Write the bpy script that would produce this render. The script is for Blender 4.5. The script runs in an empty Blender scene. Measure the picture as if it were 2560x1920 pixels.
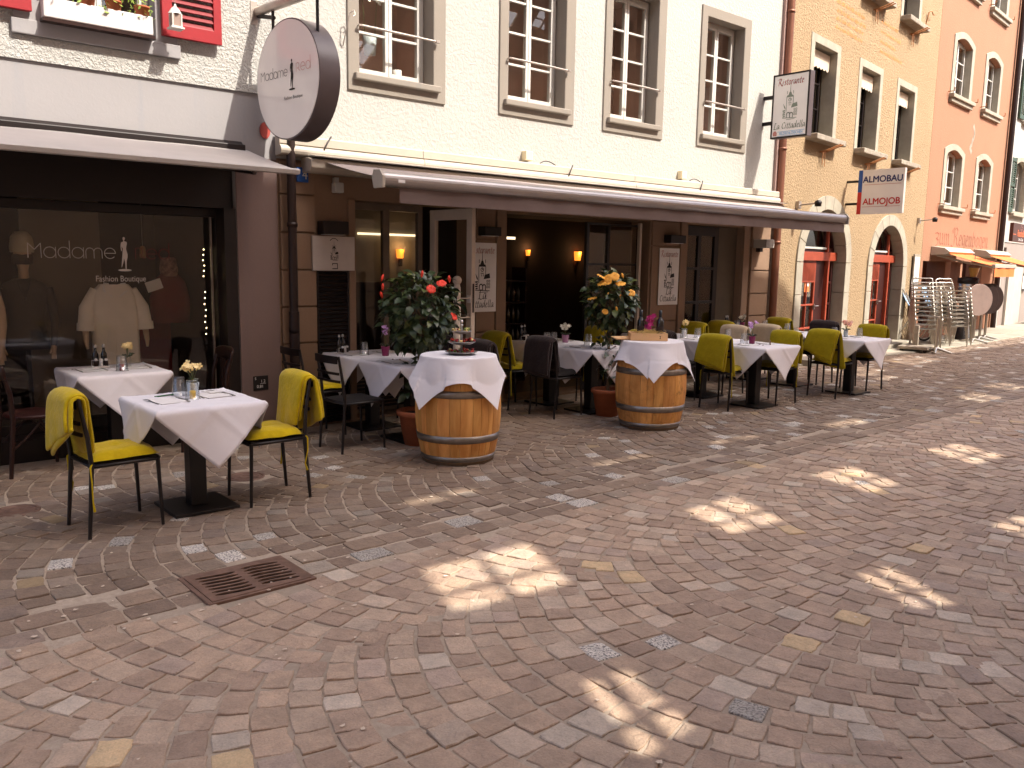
import bpy, bmesh, math, random
import numpy as np
from mathutils import Vector, Matrix, noise
from mathutils.geometry import tessellate_polygon
random.seed(7)
rng = np.random.default_rng(11)
SC = bpy.context.scene
COL = SC.collection
R = math.radians

# ------------------------------------------------------------------ camera
cam_d = bpy.data.cameras.new("camera"); cam = bpy.data.objects.new("camera", cam_d); COL.objects.link(cam)
SC.camera = cam
YAW, PITCH, ROLL = R(40.706), R(8.353), R(0.96)
fw = Vector((math.sin(YAW)*math.cos(PITCH), math.cos(YAW)*math.cos(PITCH), -math.sin(PITCH)))
r0 = Vector((math.cos(YAW), -math.sin(YAW), 0)); u0 = r0.cross(fw)
rt = r0*math.cos(ROLL) + u0*math.sin(ROLL); up = -r0*math.sin(ROLL) + u0*math.cos(ROLL)
M = Matrix((rt, up, -fw)).transposed().to_4x4(); M.translation = Vector((0, 0, 1.70))
cam.matrix_world = M
cam_d.sensor_fit = 'HORIZONTAL'; cam_d.sensor_width = 36.0
cam_d.lens = 36.0*2110.3/2560.0
cam_d.clip_start = 0.05; cam_d.clip_end = 600

# ------------------------------------------------------------------ light
SUN = Vector((0.34, -0.78, 1.0))          # towards the sun
w = bpy.data.worlds.new("World"); SC.world = w; w.use_nodes = True
nt = w.node_tree; nt.nodes.clear()
sky = nt.nodes.new('ShaderNodeTexSky'); sky.sky_type = 'NISHITA'; sky.sun_disc = False
sky.sun_elevation = math.asin(SUN.normalized().z); sky.sun_rotation = math.atan2(SUN.x, SUN.y)
sky.air_density = 0.42; sky.dust_density = 4.5; sky.ozone_density = 0.3
bg = nt.nodes.new('ShaderNodeBackground'); bg.inputs['Strength'].default_value = 0.15
wo = nt.nodes.new('ShaderNodeOutputWorld')
nt.links.new(sky.outputs[0], bg.inputs[0]); nt.links.new(bg.outputs[0], wo.inputs[0])
sl = bpy.data.lights.new("sun", 'SUN'); sl.energy = 2.3; sl.angle = R(0.55); sl.color = (1.0, 0.93, 0.82)
so = bpy.data.objects.new("sun", sl); COL.objects.link(so); so.location = (6, -12, 25)
so.rotation_euler = SUN.to_track_quat('Z', 'Y').to_euler()
SC.view_settings.view_transform = 'Standard'; SC.view_settings.look = 'None'
SC.view_settings.gamma = 1.0; SC.view_settings.use_curve_mapping = False
SC.view_settings.exposure = 1.75
SC.cycles.max_bounces = 10; SC.cycles.transparent_max_bounces = 12; SC.cycles.transmission_bounces = 8
SC.cycles.caustics_reflective = False; SC.cycles.caustics_refractive = False
SC.cycles.sample_clamp_indirect = 6.0

# ------------------------------------------------------------------ helpers
def lin(c): return tuple((x/12.92 if x <= .04045 else ((x+.055)/1.055)**2.4) for x in (v/255 for v in c))

class MB:
    def __init__(s): s.v = []; s.f = []; s.s = []
    def add(s, vs, fs, sm=False):
        o = len(s.v); s.v += [tuple(p) for p in vs]
        s.f += [tuple(i+o for i in f) for f in fs]; s.s += [sm]*len(fs); return s
    def box(s, x0, x1, y0, y1, z0, z1):
        return s.add([(x0,y0,z0),(x1,y0,z0),(x1,y1,z0),(x0,y1,z0),(x0,y0,z1),(x1,y0,z1),(x1,y1,z1),(x0,y1,z1)],
                     [(0,3,2,1),(4,5,6,7),(0,1,5,4),(1,2,6,5),(2,3,7,6),(3,0,4,7)])
    def mbox(s, m, x0, x1, y0, y1, z0, z1):
        t = MB().box(x0,x1,y0,y1,z0,z1); return s.add([m @ Vector(p) for p in t.v], t.f)
    def tube(s, pts, r, n=8, cap=True, sm=True, closed=False):
        pts = [Vector(p) for p in pts]; N = len(pts); vs = []; fs = []
        rs = r if isinstance(r, (list, tuple)) else [r]*N
        d0 = (pts[1]-pts[0]).normalized(); a = d0.orthogonal().normalized()
        if abs(d0.z) < .9: a = d0.cross(Vector((0,0,1))).normalized()
        for i, p in enumerate(pts):
            if closed: d = pts[(i+1) % N]-pts[i-1]
            else: d = pts[min(i+1,N-1)]-pts[max(i-1,0)]
            d.normalize(); a = (a - d*a.dot(d)).normalized(); b = d.cross(a)
            for k in range(n):
                t = 2*math.pi*k/n; vs.append(p + (a*math.cos(t)+b*math.sin(t))*rs[i])
        for i in range(N if closed else N-1):
            j = (i+1) % N
            for k in range(n):
                l = (k+1) % n; fs.append((i*n+k, i*n+l, j*n+l, j*n+k))
        s.add(vs, fs, sm)
        if cap and not closed:
            s.add(vs[:n], [tuple(range(n-1,-1,-1))]); s.add(vs[-n:], [tuple(range(n))])
        return s
    def lathe(s, prof, n=24, c=(0,0,0), sm=True, cap=True):
        vs = []; fs = []; K = len(prof)
        for (r, z) in prof:
            for k in range(n):
                t = 2*math.pi*k/n; vs.append((c[0]+r*math.cos(t), c[1]+r*math.sin(t), c[2]+z))
        for i in range(K-1):
            for k in range(n):
                l = (k+1) % n; fs.append((i*n+k, i*n+l, (i+1)*n+l, (i+1)*n+k))
        s.add(vs, fs, sm)
        if cap:
            if prof[0][0] > 1e-4: s.add(vs[:n], [tuple(range(n-1,-1,-1))])
            if prof[-1][0] > 1e-4: s.add(vs[-n:], [tuple(range(n))])
        return s
    def prism(s, poly, y0, y1):               # poly in (x, z), extruded along y
        n = len(poly)
        vs = [(p[0],y0,p[1]) for p in poly]+[(p[0],y1,p[1]) for p in poly]
        fs = [tuple(range(n)), tuple(range(2*n-1,n-1,-1))]
        fs += [(i, i+n, (i+1) % n+n, (i+1) % n) for i in range(n)]
        return s.add(vs, fs)
    def xprism(s, poly, x0, x1):              # poly in (y, z), extruded along x
        n = len(poly)
        vs = [(x0,p[0],p[1]) for p in poly]+[(x1,p[0],p[1]) for p in poly]
        fs = [tuple(range(n-1,-1,-1)), tuple(range(n,2*n))]
        fs += [(i, (i+1) % n, (i+1) % n+n, i+n) for i in range(n)]
        return s.add(vs, fs)
    def wall(s, outer, holes, y0, y1):        # polygon with holes in (x, z)
        loops = [outer]+holes
        tris = tessellate_polygon([[Vector((p[0],p[1],0)) for p in l] for l in loops])
        flat = [p for l in loops for p in l]; n = len(flat)
        vs = [(p[0],y0,p[1]) for p in flat]+[(p[0],y1,p[1]) for p in flat]
        fs = []
        for t in tris:
            a, b, c = (flat[i] for i in t)
            cr = (b[0]-a[0])*(c[1]-a[1])-(b[1]-a[1])*(c[0]-a[0])
            if abs(cr) < 1e-9: continue
            t = tuple(t) if cr > 0 else (t[0],t[2],t[1])
            fs.append(t); fs.append((t[0]+n,t[2]+n,t[1]+n))
        o = 0
        for li, l in enumerate(loops):
            k = len(l); area = sum(l[i][0]*l[(i+1)%k][1]-l[(i+1)%k][0]*l[i][1] for i in range(k))
            for i in range(k):
                a, b = o+i, o+(i+1) % k
                q = (a, a+n, b+n, b) if (area > 0) == (li == 0) else (a, b, b+n, a+n)
                fs.append(q)
            o += k
        return s.add(vs, fs)
    def grid(s, P, sm=True, closed_u=False):  # P[i][j] points
        n = len(P); m = len(P[0]); vs = [p for row in P for p in row]; fs = []
        for i in range(n if closed_u else n-1):
            for j in range(m-1):
                a = (i+1) % n; fs.append((i*m+j, i*m+j+1, a*m+j+1, a*m+j))
        return s.add(vs, fs, sm)
    def xf(s, m):
        s.v = [tuple(m @ Vector(p)) for p in s.v]; return s
    def mesh(s, name, m=None):
        me = bpy.data.meshes.new(name); me.from_pydata(s.v, [], s.f)
        me.polygons.foreach_set('use_smooth', s.s)
        if m: me.materials.append(m)
        me.update(); return me

def rect(x0, x1, z0, z1): return [(x0,z0),(x1,z0),(x1,z1),(x0,z1)]
def arch(x0, x1, z0, zs, h, n=14):
    c = (x0+x1)/2; a = (x1-x0)/2
    return [(x0,z0),(x1,z0)]+[(c+a*math.cos(math.pi*i/n), zs+h*math.sin(math.pi*i/n)) for i in range(n+1)]
def bez(p0, p1, p2, n=8):
    p0, p1, p2 = Vector(p0), Vector(p1), Vector(p2)
    return [p0*(1-t)**2+p1*2*t*(1-t)+p2*t*t for t in (i/n for i in range(n+1))]

def ob(name, mb, m=None, parent=None, bevel=0, loc=None, rz=0, seg=2):
    me = mb.mesh(name, m) if isinstance(mb, MB) else mb
    o = bpy.data.objects.new(name, me); COL.objects.link(o)
    if parent: o.parent = parent
    if loc: o.location = loc
    if rz: o.rotation_euler = (0,0,rz)
    if bevel:
        b = o.modifiers.new('bevel','BEVEL'); b.width = bevel; b.segments = seg; b.limit_method = 'ANGLE'; b.angle_limit = R(40)
    return o
def tag(o, label, cat, group=None):
    o['label'] = label; o['category'] = cat
    if group: o['group'] = group
    return o
def thing(name, label, cat, loc=(0,0,0), rz=0, group=None, rot=None):
    o = bpy.data.objects.new(name, None); COL.objects.link(o); o.empty_display_size = .1
    o.location = loc; o.rotation_euler = rot if rot else (0,0,rz); return tag(o, label, cat, group)
def kind(o, k): o['kind'] = k; return o
def dup(root, label, loc, rz=0, group=None, skip=()):
    r = root.copy(); COL.objects.link(r); r.location = loc; r.rotation_euler = (0,0,rz); r['label'] = label
    if group: r['group'] = group
    for ch in list(root.children):
        if ch.name.split('.')[0] in skip: continue
        c = ch.copy(); COL.objects.link(c); c.parent = r
        for g in ch.children:
            d = g.copy(); COL.objects.link(d); d.parent = c
    return r

# ------------------------------------------------------------------ materials
def nodes(name):
    m = bpy.data.materials.new(name); m.use_nodes = True; nt = m.node_tree
    b = nt.nodes['Principled BSDF']; return m, nt, b
def mixc(nt, f, a, b, mode='MIX'):
    n = nt.nodes.new('ShaderNodeMix'); n.data_type = 'RGBA'; n.blend_type = mode
    for i, v in ((0,f),(6,a),(7,b)):
        if hasattr(v, 'is_linked') or hasattr(v, 'links'): nt.links.new(v, n.inputs[i])
        else: n.inputs[i].default_value = v if i == 0 else (*v[:3], 1)
    return n.outputs[2]
def noi(nt, scale, det=4, rough=.55, vec=None, dist=0):
    n = nt.nodes.new('ShaderNodeTexNoise'); n.inputs['Scale'].default_value = scale
    n.inputs['Detail'].default_value = det; n.inputs['Roughness'].default_value = rough; n.inputs['Distortion'].default_value = dist
    if vec is not None: nt.links.new(vec, n.inputs['Vector'])
    return n.outputs['Fac']
def ramp(nt, f, a, b):
    n = nt.nodes.new('ShaderNodeMapRange'); n.inputs[1].default_value = a; n.inputs[2].default_value = b
    nt.links.new(f, n.inputs[0]); return n.outputs[0]
def coord(nt, scale=(1,1,1), kindc='Object'):
    t = nt.nodes.new('ShaderNodeTexCoord'); m = nt.nodes.new('ShaderNodeMapping'); m.inputs['Scale'].default_value = scale
    nt.links.new(t.outputs[kindc], m.inputs[0]); return m.outputs[0]
def bump(nt, b, h, strength, dist=.01):
    n = nt.nodes.new('ShaderNodeBump'); n.inputs['Strength'].default_value = strength; n.inputs['Distance'].default_value = dist
    nt.links.new(h, n.inputs['Height']); nt.links.new(n.outputs[0], b.inputs['Normal'])
MATS = {}
def pm(name, col, rough=.6, var=.15, scale=6, bmp=0, bscale=60, bdist=.004, metal=0, spec=.4, stretch=(1,1,1), dirt=0, sheen=0, emit=0, srgb=True, det=4):
    if name in MATS: return MATS[name]
    m, nt, b = nodes(name); c = lin(col) if srgb else col
    vec = coord(nt, stretch)
    f = noi(nt, scale, 5, .6, vec)
    lo = tuple(x*(1-var) for x in c); hi = tuple(min(1, x*(1+var)) for x in c)
    out = mixc(nt, ramp(nt, f, .3, .7), lo, hi)
    if dirt:
        f2 = noi(nt, scale*.35, 6, .7, vec)
        out = mixc(nt, ramp(nt, f2, .45, .85), out, tuple(x*(1-dirt) for x in c))
    nt.links.new(out, b.inputs['Base Color'])
    b.inputs['Roughness'].default_value = rough; b.inputs['Metallic'].default_value = metal
    b.inputs['Specular IOR Level'].default_value = spec
    if sheen: b.inputs['Sheen Weight'].default_value = sheen; b.inputs['Sheen Roughness'].default_value = .4
    if bmp: bump(nt, b, noi(nt, bscale, det, .6, vec), bmp, bdist)
    if emit: b.inputs['Emission Color'].default_value = (*c, 1); b.inputs['Emission Strength'].default_value = emit
    MATS[name] = m; return m

def plaster(name, col, coarse, strength, dist, stain=.12, streak=True):
    m, nt, b = nodes(name); c = lin(col); v = coord(nt)
    f = noi(nt, 1.3, 6, .65, v); out = mixc(nt, ramp(nt, f, .35, .75), c, tuple(x*(1-stain) for x in c))
    f = noi(nt, coarse*1.7, 3, .6, v); out = mixc(nt, ramp(nt, f, .35, .7), out, tuple(x*(1-stain*.7) for x in c))
    if streak:
        sv = coord(nt, (3.5,3.5,.25)); f = noi(nt, 1.6, 5, .6, sv)
        out = mixc(nt, ramp(nt, f, .56, .95), out, tuple(x*(.72+.1*i) for i, x in enumerate(c)))
    nt.links.new(out, b.inputs['Base Color']); b.inputs['Roughness'].default_value = .9; b.inputs['Specular IOR Level'].default_value = .15
    a = noi(nt, coarse, 3, .55, v, .6); a2 = noi(nt, coarse*3.2, 3, .6, v)
    mx = nt.nodes.new('ShaderNodeMath'); mx.operation = 'MULTIPLY_ADD'; mx.inputs[1].default_value = .35
    nt.links.new(a2, mx.inputs[0]); nt.links.new(ramp(nt, a, .38, .66), mx.inputs[2])
    bump(nt, b, mx.outputs[0], strength, dist); return m
def glass_pane(name, tint=(.95,.95,.93), ior=1.5, rough=0.0):
    m, nt, b = nodes(name); nt.nodes.remove(b); o = nt.nodes['Material Output']
    t = nt.nodes.new('ShaderNodeBsdfTransparent'); t.inputs[0].default_value = (*tint, 1)
    g = nt.nodes.new('ShaderNodeBsdfGlossy'); g.inputs['Roughness'].default_value = rough
    lw = nt.nodes.new('ShaderNodeLayerWeight'); lw.inputs[0].default_value = .5
    pw = nt.nodes.new('ShaderNodeMath'); pw.operation = 'POWER'; pw.inputs[1].default_value = 5; nt.links.new(lw.outputs['Facing'], pw.inputs[0])
    f0 = ((ior-1)/(ior+1))**2; fr = nt.nodes.new('ShaderNodeMath'); fr.operation = 'MULTIPLY_ADD'; fr.inputs[1].default_value = 1-f0; fr.inputs[2].default_value = f0; nt.links.new(pw.outputs[0], fr.inputs[0])
    mx = nt.nodes.new('ShaderNodeMixShader')
    nt.links.new(fr.outputs[0], mx.inputs[0]); nt.links.new(t.outputs[0], mx.inputs[1]); nt.links.new(g.outputs[0], mx.inputs[2])
    nt.links.new(mx.outputs[0], o.inputs[0]); return m
def drinking_glass():
    m, nt, b = nodes('drinking glass'); b.inputs['Transmission Weight'].default_value = 1; b.inputs['Roughness'].default_value = .02
    b.inputs['IOR'].default_value = 1.45; b.inputs['Base Color'].default_value = (.93,.96,.96,1); return m

M_white = plaster('white scraped plaster', (180,178,172), 26, .38, .010, .09)
M_rough = plaster('white roughcast plaster', (182,180,175), 40, .6, .018, .05)
M_smooth = plaster('smooth grey lilac plaster', (154,151,152), 30, .12, .003, .06)
M_tan = plaster('tan painted stone', (146,138,128), 40, .12, .003, .10)
M_tan2 = plaster('brown grey painted ground floor', (150,124,104), 40, .15, .003, .14)
M_pil = plaster('mauve grey painted pilaster', (126,106,101), 40, .12, .003, .10)
M_ochre = plaster('ochre roughcast', (165,142,112), 30, .7, .014, .16)
M_salmon = plaster('salmon plaster', (160,119,96), 26, .3, .008, .10)
M_farwhite = plaster('far white plaster', (178,176,170), 26, .3, .008, .05)
M_fargrey = plaster('far grey plaster', (150,140,134), 26, .2, .006, .08)
M_opp = plaster('warm beige plaster', (226,196,164), 20, .06, .004, .1)
M_stone = pm('pale limestone', (160,153,138), .85, .12, 5, .35, 50, .004, dirt=.25)
M_greystone = pm('weathered grey stone', (150,140,126), .9, .25, 9, .5, 60, .005, dirt=.35)
M_frame = pm('white painted timber', (196,194,188), .45, .04, 8, .06, 60)
M_dark = pm('dark brown painted metal', (26,16,15), .5, .2, 12, .05, 80)
M_shopfr = pm('brown black shop frame', (28,18,16), .45, .15, 10)
M_black = pm('black metal', (15,9,9), .45, .2, 14, .04, 90, spec=.5)
M_chair = pm('dark brown lacquered chair', (20,11,10), .42, .2, 14, .03, 90, spec=.5)
M_wood_dark = pm('dark red brown bistro wood', (40,18,13), .35, .3, 10, .05, 60, stretch=(1,1,.15))
M_seatdark = pm('black seat cushion', (26,20,19), .8, .15, 20, .2, 200)
M_felt = pm('chartreuse felt', (194,168,24), .95, .14, 14, .55, 38, .008, sheen=.35, spec=.1)
M_felt2 = pm('olive green felt', (164,146,26), .95, .14, 14, .55, 38, .008, sheen=.3, spec=.1)
M_cream = pm('cream blanket wool', (196,176,148), .95, .10, 12, .5, 38, .008, sheen=.3, spec=.1)
M_greyb = pm('charcoal blanket wool', (52,43,43), .95, .15, 12, .5, 38, .008, sheen=.3, spec=.1)
M_napkin = pm('white paper napkin', (232,228,226), .8, .03, 10)
M_steel = pm('polished steel', (190,186,182), .38, .06, 20, metal=1)
M_alu = pm('satin aluminium tube', (190,184,174), .34, .08, 20, metal=1)
M_hoop = pm('galvanised hoop', (150,144,138), .36, .22, 10, .1, 60, metal=.85, dirt=.3)
M_zinc = pm('zinc tube', (178,168,160), .42, .12, 12, metal=.7)
M_copper = pm('brown copper downpipe', (128,84,66), .5, .2, 6, metal=.5, stretch=(1,1,.2))
M_pipe = pm('dark painted downpipe', (40,24,20), .45, .2, 6, stretch=(1,1,.2))
M_terra = pm('terracotta', (164,92,58), .8, .14, 12, .15, 80)
M_soil = pm('dark potting soil', (48,32,24), 1, .4, 60, .8, 90, .01)
M_bark = pm('grey brown bark', (112,92,70), .9, .3, 30, .4, 80, stretch=(1,1,.2))
M_leaf = pm('dark green hibiscus leaf', (48,62,32), .38, .3, 8, .1, 60, spec=.5)
M_leaf2 = pm('olive hibiscus leaf', (84,92,44), .42, .3, 8, .1, 60, spec=.5)
M_red = pm('coral red petal', (226,62,40), .6, .12, 30)
M_apri = pm('apricot petal', (250,178,70), .6, .1, 30)
M_pink = pm('magenta orchid petal', (190,48,120), .6, .12, 30)
M_lilac = pm('lilac orchid petal', (206,160,214), .6, .1, 30)
M_cremefl = pm('cream yellow blossom', (250,222,160), .6, .1, 30)
M_whitefl = pm('white blossom', (244,240,226), .6, .06, 30)
M_potpurple = pm('plum glazed pot', (128,30,78), .4, .1, 20)
M_potlilac = pm('lilac glazed pot', (170,120,150), .4, .1, 20)
M_potgrey = pm('pale blue grey pot', (180,190,196), .5, .06, 20)
M_candle = pm('yellow candle wax', (250,205,80), .5, .05, 10)
M_candler = pm('wine red candle wax', (130,34,44), .5, .05, 10)
M_awnL = pm('taupe awning canvas', (178,172,168), .85, .06, 3, .12, 500, .001)
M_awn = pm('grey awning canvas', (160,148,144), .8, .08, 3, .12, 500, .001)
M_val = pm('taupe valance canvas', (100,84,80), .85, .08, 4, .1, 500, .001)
M_awnbar = pm('grey metal front bar', (168,162,160), .32, .06, 6, metal=.75)
M_orange = pm('orange awning canvas', (232,120,62), .8, .06, 4)
M_cass = pm('beige awning cassette', (178,168,154), .55, .05, 5)
M_redsh = pm('crimson shutter paint', (146,26,34), .5, .12, 9, .08, 60)
M_greensh = pm('dark green shutter paint', (52,70,52), .5, .15, 9)
M_oxide = pm('oxide red door paint', (150,66,44), .5, .14, 8, .06, 60)
M_oxdark = pm('dark oxide red door paint', (52,17,14), .5, .2, 8, .06, 60)
M_box = pm('pale grey planter', (196,190,188), .6, .06, 8)
M_signwhite = pm('white sign face', (238,234,228), .35, .03, 4, spec=.5)
M_signedge = pm('blue grey sign edge', (88,78,80), .35, .08, 6, spec=.5)
M_board = pm('grey white board', (196,186,180), .6, .06, 6)
M_ink = pm('black ink', (26,22,22), .6, .05, 6)
M_inkgrey = pm('dark grey print', (74,68,66), .6, .05, 6)
M_inkred = pm('red print', (196,52,44), .6, .05, 6)
M_inkpink = pm('faded red print', (196,134,124), .6, .05, 6)
M_inkgreen = pm('green print', (84,112,70), .6, .05, 6)
M_inkblue = pm('navy print', (44,46,100), .6, .05, 6)
M_inklblue = pm('light blue print', (120,176,220), .6, .05, 6)
M_blue = pm('blue enamel', (38,84,160), .35, .06, 6)
M_redpan = pm('bright red panel', (206,52,44), .45, .06, 6)
M_gothic = pm('faded brown wall lettering', (138,78,60), .9, .2, 14)
M_inscr = pm('faded ochre inscription', (214,150,92), .9, .2, 14)
M_win_let = pm('pale window lettering', (214,204,196), .5, .03, 6, emit=0)
M_interior = pm('dark interior wall', (46,32,28), .9, .2, 2)
M_intfloor = pm('interior floor', (70,48,38), .6, .2, 4)
M_intgrey = pm('olive grey interior wall', (128,116,100), .9, .1, 2)
M_redwall = pm('deep red interior', (140,36,30), .8, .15, 3)
M_iron = pm('rusty cast iron', (134,106,92), .6, .25, 16, .3, 120, .002, metal=.5, dirt=.35)
M_drainshade = pm('black drain shade', (10,8,8), 1, 0, 4)
M_bottle = pm('dark bottle glass', (16,16,18), .06, .1, 5, spec=.9)
M_foil = pm('black capsule foil', (22,20,22), .3, .1, 5)
M_pine = pm('pale pine box', (222,178,128), .7, .1, 7, .1, 60, stretch=(.15,1,1))
M_straw = pm('straw', (212,180,112), .8, .15, 30)
M_gold = pm('amber lamp glass', (255,140,45), .4, .05, 5, emit=.55)
M_strip = pm('warm light strip', (255,232,190), .4, .02, 5, emit=.6)
M_fairy = pm('fairy light', (255,226,170), .4, .02, 5, emit=4)
M_skin = pm('mannequin skin', (196,166,136), .5, .05, 6)
M_shirt = pm('white shirt fabric', (236,226,212), .9, .06, 5, .2, 90)
M_navy = pm('dark grey knit', (70,62,58), .95, .1, 9, .3, 160)
M_beanie = pm('pale wool beanie', (190,176,150), .95, .1, 9, .4, 160)
M_food1 = pm('tomato', (196,60,40), .4, .3, 20); M_food2 = pm('cheese', (236,206,140), .5, .2, 20)
M_food3 = pm('salad green', (110,126,50), .5, .3, 20); M_food4 = pm('salami', (150,44,48), .5, .3, 20)
M_glass = glass_pane('window glass'); M_shopglass = glass_pane('shop window glass', (.93,.92,.90), 1.5)
M_dglass = glass_pane('tumbler glass', (.97,.98,.98), 2.1, .03)
M_lampglass = pm('lantern glass', (230,190,110), .3, .1, 6)
M_bluechair = pm('pale blue sling fabric', (150,180,214), .7, .06, 8)
M_tabletop = pm('dark table top', (52,40,38), .4, .2, 10)
M_ftable = pm('folded table underside', (150,130,122), .45, .1, 6)

def cloth_mat():
    m, nt, b = nodes('white damask tablecloth'); v = coord(nt)
    f = noi(nt, 3, 4, .5, v); nt.links.new(mixc(nt, f, lin((226,222,228)), lin((240,236,238))), b.inputs['Base Color'])
    b.inputs['Roughness'].default_value = .75; b.inputs['Specular IOR Level'].default_value = .25; b.inputs['Sheen Weight'].default_value = .15
    bump(nt, b, noi(nt, 5, 3, .5, v), .25, .02); return m
M_cloth = cloth_mat()
def barrel_mat(seed, age):
    m, nt, b = nodes('oak barrel staves'); v = coord(nt, (1,1,.12)); v1 = coord(nt)
    f = noi(nt, 16+seed, 6, .6, v, .4); base = mixc(nt, ramp(nt, f, .3, .75), lin((200,134,68)), lin((240,184,110)))
    at = nt.nodes.new('ShaderNodeAttribute'); at.attribute_name = 'Col'
    base = mixc(nt, 1.0, base, at.outputs['Color'], 'MULTIPLY')
    f2 = noi(nt, 3.2+seed, 7, .7, v1, .5); base = mixc(nt, ramp(nt, f2, .62-.06*age, .86-.05*age), base, lin((92,54,26)))
    f3 = noi(nt, 1.1+seed, 4, .6, v1); base = mixc(nt, ramp(nt, f3, .5, .9), base, lin((150,94,46)))
    nt.links.new(base, b.inputs['Base Color']); b.inputs['Roughness'].default_value = .6; b.inputs['Specular IOR Level'].default_value = .3
    bump(nt, b, f, .25, .004); return m
def cobble_mat():
    m, nt, b = nodes('porphyry cobble'); v = coord(nt)
    at = nt.nodes.new('ShaderNodeAttribute'); at.attribute_name = 'Col'
    f = noi(nt, 9, 6, .65, v); c = mixc(nt, ramp(nt, f, .25, .8), (.74,.74,.74), (1.22,1.2,1.18))
    c = mixc(nt, 1.0, at.outputs['Color'], c, 'MULTIPLY')
    f2 = noi(nt, 120, 2, .5, v); c = mixc(nt, ramp(nt, f2, .3, .75), c, mixc(nt, 1.0, c, (1.25,1.24,1.22), 'MULTIPLY'))
    sp = noi(nt, 95, 3, .6, v); sm = nt.nodes.new('ShaderNodeMath'); sm.operation = 'MULTIPLY'
    nt.links.new(ramp(nt, sp, .48, .6), sm.inputs[0]); nt.links.new(at.outputs['Alpha'], sm.inputs[1])
    c = mixc(nt, sm.outputs[0], c, (.16,.14,.13))
    sw = noi(nt, 2.2, 3, .5, v, .8); c = mixc(nt, ramp(nt, sw, .72, .8), c, (.36,.30,.25))
    nt.links.new(c, b.inputs['Base Color']); b.inputs['Roughness'].default_value = .62; b.inputs['Specular IOR Level'].default_value = .4
    a = noi(nt, 26, 5, .62, v, .5); bump(nt, b, a, .9, .014); return m
M_cob = cobble_mat()
def mortar_mat():
    m, nt, b = nodes('sandy joint mortar'); v = coord(nt); f = noi(nt, 30, 5, .7, v)
    f1 = noi(nt, .8, 4, .6, v); c = mixc(nt, ramp(nt, f, .3, .7), (.38,.295,.22), (.54,.435,.335))
    c = mixc(nt, ramp(nt, f1, .4, .8), c, (.30,.235,.175))
    nt.links.new(c, b.inputs['Base Color']); b.inputs['Roughness'].default_value = .95
    bump(nt, b, noi(nt, 160, 3, .6, v), .6, .004); return m
M_mortar = mortar_mat()
# ------------------------------------------------------------------ ground and cobbles
def sheet(name, pts, z, m, k='structure'):
    mb = MB(); mb.add([(x,y,z) for x,y in pts], [tuple(range(len(pts)))])
    return kind(ob(name, mb, m), k)
ground = sheet('ground', [(-200,-200),(200,-200),(200,200),(-200,200)], -.06, M_mortar)
pave = sheet('street_paving', [(-6,-1.9),(40,-1.9),(40,9.6),(-6,8.1)], -.0068, M_mortar)

BROWN = [((.272,.196,.142),30),((.252,.180,.132),24),((.292,.218,.162),18),((.228,.162,.120),12),((.262,.196,.155),9),((.312,.242,.186),10),((.338,.280,.225),3.5),((.37,.27,.16),1.2)]
bw = np.array([b for _,b in BROWN]); bw = bw/bw.sum()
stones = []            # (cx, cy, angle, len_t, len_n, kind)
RA, HW = 1.41, 0.93
def lane(yc, y0, y1, step=.149, x0=-5, x1=38):
    nseg = 14; tot = 2*math.asin(HW/RA); d = tot/nseg
    k = 0; x = x0
    while x < x1:
        off = rng.uniform(-.5,.5)*d*.6
        i = -1
        ths = []
        t = -tot/2 + off - d
        while t < tot/2 + d:
            wd = d*rng.uniform(.78,1.24); ths.append((t, wd)); t += wd
        for (t, wd) in ths:
            tc = t+wd/2
            y = yc + RA*math.sin(tc)
            if abs(tc) > tot/2+.02 or y < y0 or y > y1: continue
            px = x + RA*(1-math.cos(tc)) + rng.normal(0,.003)
            stones.append((px, y, tc, RA*wd, step*max(.55, math.cos(tc)), 0))
        x += step
for yc in (4.05, 2.2, .35, -1.5): lane(yc, -1.8, 3.97)
for yc in (4.55, 6.4, 8.25): lane(yc, 4.40, 8.0, .142)
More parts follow.
